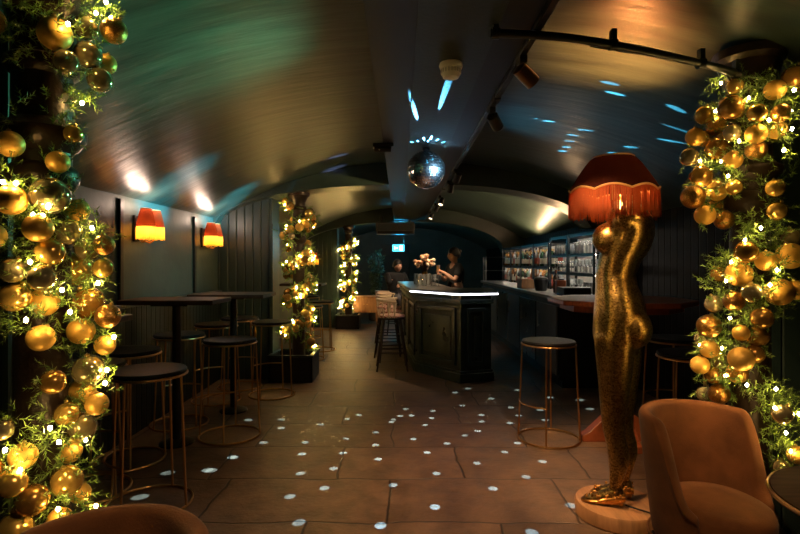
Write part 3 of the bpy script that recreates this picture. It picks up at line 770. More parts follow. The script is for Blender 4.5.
# x offset is along -facing (c>0 is towards her back)
tor = [(1.80, .035, .045, .052), (1.765, .036, .05, .058), (1.745, .05, .068, .11), (1.715, .058, .095, .165), (1.665, .064, .118, .188), (1.62, .064, .128, .186), (1.567, .058, .132, .172), (1.50, .040, .128, .158),
       (1.42, .006, .113, .136), (1.352, -.01, .105, .127), (1.29, -.004, .112, .142), (1.22, .006, .127, .164), (1.155, .012, .138, .178), (1.08, .012, .142, .184), (1.014, .006, .138, .182), (.955, .0, .118, .168), (.925, 0, .09, .13)]
mb.loft([ell(-F*c, a, b, z) for z, c, a, b in tor])
for s in (1, -1):
    # leg
    legs = [(1.02, .0, .108, .092, .088), (.93, .0, .102, .088, .086), (.84, .0, .094, .083, .078), (.74, -.002, .083, .076, .072), (.648, -.005, .074, .068, .068), (.56, -.008, .063, .058, .066), (.50, -.006, .059, .054, .066),
            (.46, .0, .055, .051, .066), (.41, .012, .057, .052, .066), (.36, .02, .057, .053, .066), (.30, .018, .05, .046, .066), (.24, .010, .040, .036, .066), (.19, .002, .032, .029, .066), (.155, .002, .031, .028, .066), (.125, .012, .03, .027, .066)]
    dy = -.012 if s > 0 else .03          # near leg slightly forward of the far one
    mb.loft([ell(-F*(c+dy)+Lf*(s*l), a, b, z) for z, c, a, b, l in legs])
    # foot on a raised heel
    base = -F*dy+Lf*(s*.066)
    ft = [(-.045, .15, .024, .024), (-.03, .15, .033, .034), (.0, .145, .037, .04), (.04, .132, .037, .034), (.08, .117, .039, .025), (.115, .105, .038, .019), (.145, .099, .030, .014), (.165, .097, .016, .009)]
    rings = []
    for u, z, w, h in ft:
        rings.append([base+F*u+Lf*(w*math.cos(q))+Vector((0, 0, z+h*math.sin(q))) for q in [2*PI*j/20 for j in range(20)]])
    mb.loft(rings)
    # bust, buttock, shoulder
    blob(mb, F*.040+Lf*(s*.078)+Vector((0, 0, 1.555)), .092, .070, .090)
    blob(mb, -F*.082+Lf*(s*.082)+Vector((0, 0, 1.06)), .098, .088, .105)
    blob(mb, -F*.04+Lf*(s*.155)+Vector((0, 0, 1.655)), .062, .048, .066)
b = mb.build('body', M['gold_seq'], t, angle=0)
def bake(o, mods):
    """evaluate modifiers into the mesh"""
    for k, kw in mods:
        m = o.modifiers.new(k, k)
        for a, v in kw.items(): setattr(m, a, v)
    dg = bpy.context.evaluated_depsgraph_get(); dg.update()
    me = bpy.data.meshes.new_from_object(o.evaluated_get(dg)); old = o.data; o.modifiers.clear(); o.data = me; bpy.data.meshes.remove(old)
    me.polygons.foreach_set('use_smooth', [True]*len(me.polygons)); return o
bake(b, [('REMESH', dict(mode='VOXEL', voxel_size=.0085)), ('SMOOTH', dict(factor=.6, iterations=9))])
b.data.materials.clear(); b.data.materials.append(M['gold_seq'])
for s, dy in ((1, -.012), (-1, .03)):
    base = -F*dy+Lf*(s*.066)
    mb = MB(); rings = []
    ft = [(-.055, .138, .03, .03), (-.03, .134, .038, .040), (.0, .126, .041, .044), (.045, .114, .042, .038), (.085, .104, .044, .03), (.12, .097, .043, .024), (.15, .093, .034, .019), (.175, .090, .018, .012)]
    for u, z, w, h in ft:
        rings.append([base+F*u+Lf*(w*math.cos(q))+Vector((0, 0, max(.082, z+h*math.sin(q)*(1 if math.sin(q) < 0 else .45)))) for q in [2*PI*j/20 for j in range(20)]])
    mb.loft(rings)
    mb.tube([base-F*.036+Vector((0, 0, .13)), base-F*.030+Vector((0, 0, .08))], [.02, .011], 12)
    # glitter beads all over the shoe
    for k in range(90):
        u = random.uniform(-.05, .16); w = (1 if u < .1 else .7)
        mb.sphere(base+F*u+Lf*(random.uniform(-.04, .04)*w)+Vector((0, 0, max(.09, .145-.28*max(0, u)+random.uniform(-.02, .015)))), .0075, 6)
    mb.build('shoe', M['bau_glit'], t, angle=60)
mb = MB(); mb.lathe([(.222, 0), (.228, .008), (.228, .068), (.222, .078), (.05, .08)], (0, 0, 0), 56); mb.build('plinth', M['wood'], t)
# shade: eight panels bellying out to a scalloped hem
def shade_prof(f, scal):
    # f 0 top .. 1 hem
    r = .108+(.238-.108)*f**.82; z = 2.015-.19*f**1.1+.0*scal
    return r, z
LC = F*.022
mb = MB(); n = 96; rings = []
for i in range(13):
    f = i/12; ring = []
    for j in range(n):
        a = 2*PI*j/n; sc8 = abs(math.sin(a*4)); r, z = shade_prof(f, 0)
        r *= 1-.035*(1-sc8)*math.sin(f*PI); z -= (.022*(1-sc8)-.012)*f**3
        ring.append(LC+Vector((r*math.cos(a), r*math.sin(a), z)))
    rings.append(ring)
mb.loft(rings, caps=False); sh = mb.build('lamp_shade', M['shade_dark'], t, angle=0)
for k_ in (-1, 0):
    mb = MB(); mb.tube(rings[k_], .006, 6, closed=True); mb.build('braid_trim', M['trim_gold'], sh)
mb = MB()
for j in range(0, 96*3):
    a = 2*PI*j/288; q = rings[-1][int(j/3) % 96]*(1-(j % 3)/3)+rings[-1][(int(j/3)+1) % 96]*((j % 3)/3)
    L = .15+random.uniform(-.012, .012); w = .0032; tn = Vector((-math.sin(a), math.cos(a), 0)); rd = Vector((math.cos(a), math.sin(a), 0))
    e = q+Vector((random.uniform(-.006, .006), random.uniform(-.006, .006), -L)); d = rd*.0012
    mb.add([q-tn*w*.6-d, q+tn*w*.6-d, q+tn*w*.6+d, q-tn*w*.6+d, e-tn*w-d, e+tn*w-d, e+tn*w+d, e-tn*w+d], [(0, 1, 5, 4), (1, 2, 6, 5), (2, 3, 7, 6), (3, 0, 4, 7), (4, 5, 6, 7)])
mb.build('fringe', M['fringe_red'], sh, angle=0)
mb = MB(); mb.tube([LC*1.2+Vector((0, 0, 1.78)), LC+Vector((0, 0, 1.87))], .012, 12); mb.lathe([(.02, 1.865), (.02, 1.89)], LC, 14); mb.build('lamp_holder', M['brass'], t)
mb = MB(); mb.sphere(LC+Vector((0, 0, 1.925)), .028, 16, (1, 1, 1.35)); mb.build('light_bulb', M['lampbulb'], t)
STB = Vector((SX, SY, 0))+LC+Vector((0, 0, 1.925))
mb = MB(); mb.tube(smooth_path([(.02, -.06, .083), (.06, -.10, .083), (.12, -.16, .084), (.18, -.2, .062), (.235, -.24, .006), (.4, -.25, .005), (.7, -.1, .005)]), .005, 6); mb.build('power_cord', M['black'], t)

# ------------------------------------------------------------------ the bar
t = thing('bar_counter', 'dark green panelled bar counter with a bright strip light under its top', 'bar counter', (0, 0, 0))
OUT = [(.03, 9.5), (.21, 6.83), (.72, 6.15), (1.10, 6.28), (1.16, 7.05)]
INN = [(.86, 7.0), (.72, 7.15), (.58, 9.5)]
def offset_poly(out, inn, e):
    # push the outer edge out by e along edge normals (approx, per vertex)
    res = []
    for i, p in enumerate(out):
        p = Vector(p); ns = []
        for a, b in ((i-1, i), (i, i+1)):
            if 0 <= a and b < len(out):
                d = Vector(out[b])-Vector(out[a]); ns.append(Vector((-d.y, d.x)).normalized()*-1)
        nn = sum(ns, Vector((0, 0))).normalized(); k = 1/max(.5, nn.dot(ns[0])); q = p+nn*e*k; res.append((q.x, q.y))
    return res+inn
# edge order runs anticlockwise seen from above when the normals point out of the bar
def outward(e):
    r = offset_poly(OUT, INN, e)
    return r
chk = Vector(outward(.1)[2])-Vector(OUT[2])
SG = 1 if chk.y < 0 else -1
mb = MB(); mb.prism(OUT+INN, .10, 1.03); mb.build('body', M['barpaint'], t)
mb = MB(); mb.prism(outward(.035*SG), 0, .11); mb.build('plinth', M['barpaint'], t, bev=.008)
mb = MB(); mb.prism(outward(.02*SG), .11, .14); mb.prism(outward(.03*SG), .93, .985); mb.build('moulding', M['barpaint'], t, bev=.006)
mb = MB(); mb.prism(outward(.075*SG), 1.035, 1.085); mb.build('counter_top', M['bartop'], t, bev=.01)
for (a, b), k in (((0, 1), 3), ((1, 2), 1), ((2, 3), 1)):
    A, B = Vector((*OUT[a], 0)), Vector((*OUT[b], 0)); d = B-A; L = d.length; d.normalize(); nrm = Vector((d.y, -d.x, 0)) if Vector((d.y, -d.x, 0)).dot(Vector((-.3, -1, 0))) > 0 else Vector((-d.y, d.x, 0))
    ang = math.atan2(d.y, d.x)
    for i in range(k):
        c = A+d*(L*(i+.5)/k); w = L/k-.16
        mb = MB(); z0, z1 = .22, .86
        c2 = c+nrm*.012
        for zz, ww, hh in ((z0, w, .045), (z1, w, .045)): mb.box(c2+Vector((0, 0, zz)), (ww, .026, hh), (0, 0, ang))
        for sg in (-1, 1): mb.box(c2+d*(sg*(w/2-.0225))+Vector((0, 0, (z0+z1)/2)), (.045, .026, z1-z0), (0, 0, ang))
        mb.box(c+nrm*.006+Vector((0, 0, (z0+z1)/2)), (w-.18, .012, z1-z0-.16), (0, 0, ang))
        mb.build('panel_frame', M['barpaint'], t, bev=.006)
# strip lights below the overhang
for a, b in ((1, 2), (2, 3)):
    o1 = [Vector((*q, 1.05)) for q in outward(.079*SG)]
    A, B = o1[a], o1[b]; d = (B-A).normalized()
    mb = MB(); mb.box((A+B)/2, ((B-A).length-.004, .012, .016), (0, 0, math.atan2(d.y, d.x))); mb.build('strip_light', M['led'], t)

# back counter along the right wall
t = thing('back_counter', 'long dark back counter along the right wall below the bottle racks', 'counter', (0, 0, 0))
BX0, BX1, BY0, BY1, BZT = 1.76, XR-.01, 5.85, 11.25, 1.04
mb = MB(); mb.box(((BX0+BX1)/2+.02, (BY0+BY1)/2, .55), (BX1-BX0-.04, BY1-BY0-.04, .90)); mb.build('body', M['black'], t)
mb = MB(); mb.box(((BX0+BX1)/2+.04, (BY0+BY1)/2, .05), (BX1-BX0-.08, BY1-BY0-.1, .1)); mb.build('plinth', M['black'], t)
mb = MB(); mb.box(((BX0+BX1)/2-.01, (BY0+BY1)/2, BZT-.02), (BX1-BX0+.02, BY1-BY0, .04)); mb.build('counter_top', M['bartop'], t, bev=.006)
k = 6; w = (BY1-BY0)/k
for i in range(k):
    yc = BY0+w*(i+.5)
    mb = MB(); mb.box((BX0+.012, yc, .54), (.024, w-.04, .78)); d = mb.build('door', M['barpaint'] if i % 2 else M['grey'], t, bev=.006)
    mb = MB(); mb.tube([(BX0-.022, yc+w*.3, .62), (BX0-.022, yc+w*.3, .82)], .007, 8); mb.box((BX0-.008, yc+w*.3, .64), (.03, .012, .012)); mb.box((BX0-.008, yc+w*.3, .80), (.03, .012, .012)); mb.build('handle', M['steel'], d)

# shelving racks on the back counter
RX0, RX1 = 2.20, 2.60
def rack(label, y0, y1, levels, led):
    t = thing('shelving_rack', label, 'shelf rack', (RX0, y0, BZT), 0, 'metal racks on the back counter')
    L = y1-y0; D = RX1-RX0; top = levels[-1]-BZT
    for x, y in ((0, 0), (D, 0), (0, L), (D, L)):
        mb = MB(); mb.box((x, y, top/2), (.022, .022, top)); mb.build('post', M['blackmetal'], t)
    for z in levels:
        mb = MB(); mb.box((D/2, L/2, z-BZT), (D, L, .016)); mb.build('shelf', M['blackmetal'], t)
        if led:
            mb = MB(); mb.box((.03, L/2, z-BZT-.013), (.018, L-.06, .008)); mb.build('strip_light', M['ledwarm'], t)
            mb = MB(); mb.box((.006, L/2, z-BZT-.014), (.012, L-.022, .03)); mb.build('shelf_lip', M['blackmetal'], t)
    mb = MB(); mb.box((D-.006, L/2, top/2), (.008, L-.03, top-.03)); mb.build('back_panel', M['offwhite'], t)
    return t
LV = [1.29, 1.53, 1.78]
rack('black shelf rack full of clear glasses, nearest the statue', 5.90, 6.78, LV, True)
rack('black shelf rack of glasses, second from the statue', 6.84, 7.60, LV, True)
BLV = [1.36, 1.72]
RB4 = [(7.70, 8.55), (8.60, 9.45), (9.50, 10.30), (10.35, 11.15)]
for (a, b), nm in zip(RB4, ('bottle rack beside the second glass rack', 'bottle rack second along from the glass racks', 'bottle rack third along from the glass racks', 'bottle rack at the far end of the back counter')):
    rack('black metal '+nm, a, b, BLV, True)
# glasses
def glass_mesh(kind):
    mb = MB()
    if kind == 0: mb.lathe([(.002, .004), (.034, .0), (.036, .003), (.04, .13), (.038, .13), (.033, .008), (.002, .008)], n=14, caps=False)
    elif kind == 1: mb.lathe([(.034, 0), (.034, .003), (.005, .006), (.004, .07), (.02, .085), (.036, .115), (.034, .165), (.032, .165), (.033, .115), (.003, .08)], n=14, caps=False)
    else: mb.lathe([(.033, 0), (.033, .003), (.005, .006), (.004, .10), (.01, .115), (.05, .15), (.048, .15), (.008, .118)], n=14, caps=False)
    return mb.mesh('glass', M['clear'])
GM = [glass_mesh(k) for k in range(3)]; GN = ('tumbler', 'wine_glass', 'coupe_glass')
lev0 = [BZT, 1.298, 1.538]; nmL = ('lowest', 'middle', 'top')
for ri, (y0, y1, nm) in enumerate(((5.90, 6.78, 'nearest'), (6.84, 7.60, 'second'))):
    for li, z in enumerate(lev0):
        kind = (li+ri) % 3
        n = int((y1-y0-.1)/.105)
        for row, x in enumerate((2.28, 2.40)):
            if ri == 0 and li == 0 and row == 0: continue
            for i in range(n):
                o = bpy.data.objects.new(GN[kind], GM[kind]); COL.objects.link(o); o.location = (x, y0+.07+(y1-y0-.14)*i/(n-1), z+.0005)
                tag(o, 'clear %s in the %s row on the %s shelf of the %s glass rack' % (GN[kind].replace('_', ' '), ('front', 'rear')[row], nmL[li], nm), 'glass', 'glasses in the %s row on the %s shelf of the %s glass rack' % (('front', 'rear')[row], nmL[li], nm))
# bottles
def bottle_mesh(kind, m, lab):
    mb = MB(); H = (.30, .27, .31, .24)[kind]
    r = (.038, .042, .036, .04)[kind]; sh = (.19, .16, .17, .15)[kind]
    mb.m = 0; mb.lathe([(r*.9, 0), (r, .008), (r, sh), (r*.8, sh+.03), (.014, sh+.065), (.013, H-.02)], n=14)
    mb.m = 1; mb.lathe([(r+.0012, .04), (r+.0012, sh-.035)], n=14, caps=False)
    mb.m = 2; mb.lathe([(.016, H-.035), (.016, H), (.008, H+.001)], n=10)
    return mb.mesh('bottle', [M[m], M[lab], M['cap' if kind % 2 else 'black']])
BT = [(bottle_mesh(0, 'amber', 'label1'), 'amber'), (bottle_mesh(1, 'green', 'label1'), 'green'), (bottle_mesh(2, 'flint', 'label2'), 'pale'), (bottle_mesh(3, 'dark', 'label1'), 'dark'), (bottle_mesh(1, 'flint', 'label1'), 'clear'), (bottle_mesh(2, 'amber', 'label2'), 'brown')]
RN = ('first', 'second', 'third', 'farthest')
for ri, (y0, y1) in enumerate(RB4):
    for li, z in enumerate((BZT, 1.368)):
        n = 7
        for row, x in enumerate((2.27, 2.40)):
            for i in range(n):
                me, cn = BT[random.randrange(6)]
                o = bpy.data.objects.new('spirit_bottle', me); COL.objects.link(o); o.location = (x+random.uniform(-.012, .012), y0+.08+(y1-y0-.16)*i/(n-1), z+.0005)
                tag(o, '%s bottle in the %s row on the %s shelf of the %s bottle rack' % (cn, ('front', 'rear')[row], ('lower', 'upper')[li], RN[ri]), 'bottle', '%s bottles, %s row, %s shelf of the %s bottle rack' % (cn, ('front', 'rear')[row], ('lower', 'upper')[li], RN[ri]))
# things on the back counter
t = thing('wooden_crate', 'pale wooden box on the back counter before the bottle racks', 'box', (1.90, 7.85, BZT))
mb = MB(); w, d, h = .20, .30, .14
mb.box((0, 0, .006), (w, d, .012)); mb.build('bottom', M['wood'], t)
for nm, c, s in (('side', (-w/2+.006, 0, h/2), (.012, d, h)), ('side', (w/2-.006, 0, h/2), (.012, d, h)), ('end', (0, -d/2+.006, h/2), (w-.024, .012, h)), ('end', (0, d/2-.006, h/2), (w-.024, .012, h))):
    mb = MB(); mb.box(c, s); mb.build(nm, M['wood'], t, bev=.002)
t = thing('ice_bucket', 'round dark bucket on the back counter beside the wooden box', 'bucket', (1.93, 7.12, BZT))
mb = MB(); mb.lathe([(.07, 0), (.075, .006), (.10, .15), (.094, .15), (.07, .015)], n=28); mb.build('bowl', M['ice'], t)
mb = MB(); mb.lathe([(.10, .15), (.09, .175), (.05, .192), (.012, .197), (.012, .215), (.006, .218)], n=28); mb.build('lid', M['ice'], t)
t = thing('till', 'black till box on the back counter under the nearest glass rack', 'till', (2.02, 6.05, BZT))
mb = MB(); mb.box((0, 0, .05), (.30, .30, .10)); mb.build('body', M['black'], t, bev=.008)
mb = MB(); mb.box((-.152, 0, .05), (.006, .27, .07)); mb.build('drawer', M['ice'], t)
t = thing('wooden_block', 'tall brown wooden holder on the back counter beside the till', 'holder', (1.98, 6.42, BZT))
mb = MB(); mb.box((0, 0, .085), (.12, .10, .17), taper=.92); mb.build('body', M['redwood'], t, bev=.006)
mb = MB(); mb.box((0, 0, .165), (.07, .06, .04)); mb.build('slot', M['black'], t)
t = thing('wine_bottle', 'dark wine bottle standing on the back counter near the wooden holder', 'bottle', (2.0, 6.66, BZT))
mb = MB(); mb.lathe([(.036, 0), (.038, .008), (.038, .18), (.03, .21), (.014, .235), (.013, .29)], n=18); mb.build('body', M['dark'], t)
mb = MB(); mb.lathe([(.0155, .25), (.0155, .293), (.008, .294)], n=14); mb.build('foil_cap', M['redwood'], t)
# wire rack beyond the counter
t = thing('wire_rack', 'low metal wire rack at the far end behind the bar', 'rack', (1.92, 11.6, 0))
for x, y in ((0, 0), (.5, 0), (0, .35), (.5, .35)):
    mb = MB(); mb.box((x, y, .78), (.02, .02, 1.56)); mb.build('post', M['steel'], t)
for z in (.4, .9, 1.25, 1.55):
    mb = MB(); mb.box((.25, .175, z), (.52, .37, .012)); mb.build('shelf', M['grey'], t)

# things standing on the bar
def put_glass(name, me, label, loc, group):
    o = bpy.data.objects.new(name, me); COL.objects.link(o); o.location = loc; return tag(o, label, 'glass', group)
mb = MB(); mb.lathe([(.03, 0), (.034, .004), (.036, .17), (.034, .17), (.03, .008)], n=16, caps=False); TALL = mb.mesh('tall_glass', M['clear'])
for i, (x, y) in enumerate(((.27, 7.5), (.36, 7.62), (.46, 7.55), (.30, 7.78), (.52, 7.72), (.42, 7.85), (.56, 7.5), (.25, 8.2), (.34, 8.35), (.46, 8.3))):
    put_glass('tall_glass', TALL if i % 2 else GM[1], 'clear glass in the cluster round the dried flowers on the bar', (x, y, 1.0855), 'glasses round the flowers on the bar')
t = thing('dried_flowers', 'vase of dried peach and cream flowers standing on the bar', 'flower vase', (.38, 8.05, 1.085))
mb = MB(); mb.lathe([(.05, 0), (.065, .01), (.075, .09), (.05, .16), (.042, .20), (.036, .20), (.044, .15)], n=24); mb.build('vase', M['bau_dark'], t)
mb = MB(); heads_ = []
for i in range(46):
    a = random.uniform(0, 2*PI); r = random.uniform(.02, .15); z = .44-r*.8+random.uniform(-.07, .06)
    e = Vector((r*math.cos(a), r*math.sin(a), z)); heads_.append(e); mb.tube([(0, 0, .16), e*.5+Vector((0, 0, .1)), e], .002, 4)
mb.build('stems', M['twig'], t)
for i, e in enumerate(heads_[:40]):
    mb = MB()
    for k in range(10):
        d = (rv()+e.normalized()*.6).normalized(); mb.sphere(e+d*.019, .019, 6, (1, 1, .6))
    mb.sphere(e, .02, 8); mb.build('blossom', M['petal'] if i % 3 else M['petal2'], t, angle=60)

# ------------------------------------------------------------------ spindle-back bar stools at the bar
def bar_chair(label, loc, rz):
    """faces +X locally (towards the bar)"""
    t = thing('spindle_bar_stool', label, 'bar stool', loc, rz, 'wooden spindle back stools at the bar')
    sh = .70
    mb = MB(); mb.lathe([(.15, sh-.03), (.185, sh-.025), (.19, sh-.008), (.16, sh), (.02, sh)], n=32); mb.build('seat', M['darkwood'], t)
    mb = MB(); mb.lathe([(.165, sh), (.178, sh+.012), (.17, sh+.03), (.1, sh+.038), (.02, sh+.04)], n=32); mb.build('seat_pad', M['stripe'], t)
    A = math.radians(105); pa = [(PI-A+2*A*i/30) for i in range(31)]
    mb = MB(); R = .20
    for off in (0,):
        mb.tube([(R*math.cos(a), R*math.sin(a), sh+.235-.03*abs(math.cos((a-PI)/2+PI/2))) for a in pa], .017, 8)
    mb.build('back_rail', M['stoolwood'], t)
    for i in range(9):
        a = PI-A*.95+2*A*.95*i/8
        mb = MB(); mb.tube([(.17*math.cos(a), .17*math.sin(a), sh-.01), (.188*math.cos(a), .188*math.sin(a), sh+.10), (.198*math.cos(a), .198*math.sin(a), sh+.23)], [.007, .011, .007], 8); mb.build('spindle', M['stoolwood'], t)
    mb = MB(); mb.tube([(.183*math.cos(a), .183*math.sin(a), sh+.13) for a in pa[6:25]], .02, 8); mb.build('back_pad', M['stripe'], t)
    for x, y in ((1, 1), (1, -1), (-1, 1), (-1, -1)):
        mb = MB(); mb.tube([(.11*x, .11*y, sh-.02), (.20*x, .20*y, 0)], [.016, .011], 10); mb.build('leg', M['darkwood'], t)
    for z, k in ((.24, .169), (.36, .153)):
        for p, q in (((1, 1), (1, -1)), ((-1, 1), (-1, -1))) if z > .3 else (((1, 1), (-1, 1)), ((1, -1), (-1, -1))):
            mb = MB(); mb.tube([(k*p[0], k*p[1], z), (k*q[0], k*q[1], z)], .009, 8); mb.build('stretcher', M['darkwood'], t)
    return t
b1 = bar_chair('wooden spindle back bar stool with striped pad at the near corner of the bar', (-.11, 6.98, 0), .05)
GB = 'wooden spindle back stools at the bar'
dup(b1, (-.14, 7.62, 0), .25, 'second spindle back bar stool along the side of the bar', GB)
dup(b1, (-.16, 8.3, 0), -.1, 'third spindle back bar stool along the side of the bar', GB)
dup(b1, (-.22, 9.0, 0), .1, 'spindle back bar stool farthest along the bar', GB)

# ------------------------------------------------------------------ far end of the room
t = thing('sideboard', 'low brown wooden sideboard on legs by the farthest garland', 'sideboard', (-.78, 12.02, 0))
mb = MB(); mb.box((0, 0, .46), (.56, .40, .34)); mb.build('body', M['wood'], t, bev=.006)
mb = MB(); mb.box((0, -.01, .645), (.62, .46, .03)); mb.build('top', M['wood'], t, bev=.006)
for x in (-.135, .135):
    mb = MB(); mb.box((x, -.205, .46), (.25, .016, .28)); d = mb.build('door', M['wood'], t, bev=.004)
    mb = MB(); mb.sphere((x*.25, -.22, .48), .012, 10); mb.build('knob', M['brass'], d)
for x, y in ((-.24, -.16), (.24, -.16), (-.24, .16), (.24, .16)):
    mb = MB(); mb.tube([(x, y, .30), (x*1.05, y*1.05, 0)], [.02, .014], 10); mb.build('leg', M['wood'], t)
t = thing('potted_plant', 'tall leafy plant in a pot behind the brown sideboard', 'plant', (-.60, 12.9, 0))
mb = MB(); mb.lathe([(.15, 0), (.17, .02), (.21, .40), (.22, .42), (.19, .42), (.17, .36)], n=28); mb.build('pot', M['clay'], t)
mb = MB(); mb.lathe([(.18, .34), (.17, .375), (.02, .38)], n=24); mb.build('soil', M['soil'], t)
mb = MB(); tips = []
for i in range(14):
    a = i*2.4; r = random.uniform(.05, .2); p = [(0.03*math.cos(a), .03*math.sin(a), .36), (r*.4*math.cos(a), r*.4*math.sin(a), .8), (r*math.cos(a), r*math.sin(a), random.uniform(1.2, 1.7))]
    p = smooth_path(p, 6); mb.tube(p, .006, 5); tips += p[3:]
mb.build('stem', M['twig'], t)
mb = MB()
for p in tips:
    for k in range(7):
        d = (rv()+Vector((0, 0, .1))).normalized(); s = d.orthogonal().normalized()*.024; n = d.cross(s).normalized()*.006; q = p+d*.015; L = random.uniform(.07, .12)
        mb.add([q, q+d*L*.45+s+n, q+d*L, q+d*L*.45-s+n, q+d*L*.5-n], [(0, 1, 4), (1, 2, 4), (2, 3, 4), (3, 0, 4)])
mb.build('foliage', M['plantleaf'], t, angle=0)
t = thing('air_conditioner', 'grey air conditioning unit mounted under the far ceiling arch', 'air conditioner', (-.10, 11.14, 2.03))
mb = MB(); mb.box((0, 0, .13), (.82, .28, .26)); mb.build('casing', M['grey'], t, bev=.02)
mb = MB(); mb.box((0, -.143, .04), (.74, .012, .05)); mb.build('flap', M['black'], t)
mb = MB()
for i in range(6): mb.box((0, -.142, .10+i*.022), (.74, .006, .006))
mb.build('grille', M['black'], t)
for x in (-.3, .3):
    mb = MB(); mb.box((x, .06, .32), (.04, .2, .14)); mb.build('bracket', M['black'], t)
# hanging exit sign
t = thing('exit_sign', 'small glowing blue exit sign hanging at the far end of the room', 'exit sign', (-.04, 13.2, 1.80))
mb = MB(); mb.box((0, 0, 0), (.33, .05, .20)); mb.build('casing', M['black'], t, bev=.004)
mb = MB(); mb.box((0, -.027, 0), (.30, .006, .17)); mb.build('face', M['exit'], t)
mb = MB(); mb.box((.07, -.0315, 0), (.07, .003, .12)); mb.box((-.055, -.0315, .0), (.09, .003, .018)); mb.box((-.085, -.0315, .018), (.045, .003, .014), (0, .7, 0)); mb.box((-.085, -.0315, -.018), (.045, .003, .014), (0, -.7, 0)); mb.build('marking', M['exitw'], t)
for x in (-.13, .13):
    mb = MB(); mb.tube([(x, 0, .10), (x, 0, vz(-.04, 13.2)-1.80+.02)], .005, 6); mb.build('hanging_rod', M['blackmetal'], t)
for x, y, lb in ((-.06, 12.4, 'tiny cyan ceiling spotlight just before the exit sign'), (.07, 13.0, 'tiny cyan ceiling spotlight beside the exit sign')):
    z = vz(x, 12.6); t = thing('ceiling_spotlight', lb, 'spotlight', (x, y, z))
    mb = MB(); mb.lathe([(.035, .03), (.04, -.015), (.03, -.06)], n=18); mb.build('housing', M['black'], t)
    mb = MB(); mb.sphere((0, 0, -.062), .026, 12, (1, 1, .5)); mb.build('lens', M['cyanlens'], t)

# ------------------------------------------------------------------ people
def skin(name, verts, edges, rad, m, parent, sub=2, root=0):
    me = bpy.data.meshes.new(name); me.from_pydata([tuple(v) for v in verts], edges, []); o = bpy.data.objects.new(name, me); COL.objects.link(o)
    o.parent = parent
    md = o.modifiers.new('skin', 'SKIN'); md.use_smooth_shade = True
    lay = me.skin_vertices[0].data
    for i, r in enumerate(rad): lay[i].radius = (r, r) if not isinstance(r, tuple) else r
    lay[root].use_root = True
    md = o.modifiers.new('sub', 'SUBSURF'); md.levels = sub; md.render_levels = sub
    bake(o, []); o.data.materials.clear(); o.data.materials.append(m)
    return o
class Rig:
    def __init__(s): s.v = []; s.e = []; s.r = []
    def chain(s, pts_, start=None):
        prev = start; ids = []
        for p, r in pts_:
            s.v.append(Vector(p)); s.r.append(r); i = len(s.v)-1; ids.append(i)
            if prev is not None: s.e.append((prev, i))
            prev = i
        return ids
def head_mesh(mb, c, face, H=.235):
    f = Vector(face).normalized(); s = Vector((0, 0, 1)).cross(f).normalized(); c = Vector(c); U = Vector((0, 0, 1))
    rings = []
    for i in range(1, 14):
        q = -PI/2+PI*i/14; z = math.sin(q); rr = math.cos(q)
        jaw = 1.0 if z > -.1 else 1-.28*(-z-.1)
        ring = []
        for j in range(20):
            a = 2*PI*j/20; ff = math.cos(a)*rr*H*.40*(jaw if math.cos(a) < 0 else 1); ss = math.sin(a)*rr*H*.33*jaw
            if math.cos(a) > 0 and z < -.2: ff += .012*rr
            ring.append(c+f*ff+s*ss+U*(z*H/2))
        rings.append(ring)
    mb.loft(rings)
    # nose, brow, lips, ears
    b = c+f*(H*.40)
    mb.loft([[b+f*(.002+e*.5)+s*(w*math.cos(q))+U*(zz+.007*math.sin(q)) for q in [2*PI*k/8 for k in range(8)]] for zz, w, e in ((.012, .007, .0), (-.008, .010, .018), (-.024, .014, .034), (-.033, .009, .012))])
    mb.sphere(b+U*(-.052)-f*.004, .016, 10, (1, 1, .45)); mb.sphere(b+U*(-.062)-f*.006, .015, 10, (1, 1, .4))
    for sg in (-1, 1): mb.sphere(c+s*(sg*H*.33)-f*.008-U*.01, .026, 10, (.45, .45, 1))
    return f, s, b
def hand(rig, wrist, hd, palm_n, thumb_side, curl=.5):
    w = Vector(rig.v[wrist]); d = Vector(hd).normalized(); n = Vector(palm_n).normalized(); sd = d.cross(n).normalized()*thumb_side
    pc = rig.chain([(w+d*.045, (.030, .018)), (w+d*.085, (.034, .016))], wrist)
    for k, (off, L) in enumerate(((.030, .068), (.010, .076), (-.010, .072), (-.029, .056))):
        b0 = w+d*.088+sd*off; pp = [(b0, .0095)]; dirv = d.copy(); p = b0
        for q in range(3):
            dirv = (dirv*math.cos(curl)+n*math.sin(curl)).normalized(); p = p+dirv*L*(.42, .32, .26)[q]; pp.append((p, (.009, .0085, .0075)[q]))
        rig.chain(pp, pc[1])
    b0 = w+d*.03+sd*.028; rig.chain([(b0, .012), (b0+(d*.5+sd*.8+n*.3).normalized()*.035, .0105), (b0+(d*.8+sd*.75+n*.5).normalized()*.062, .0085)], pc[0])

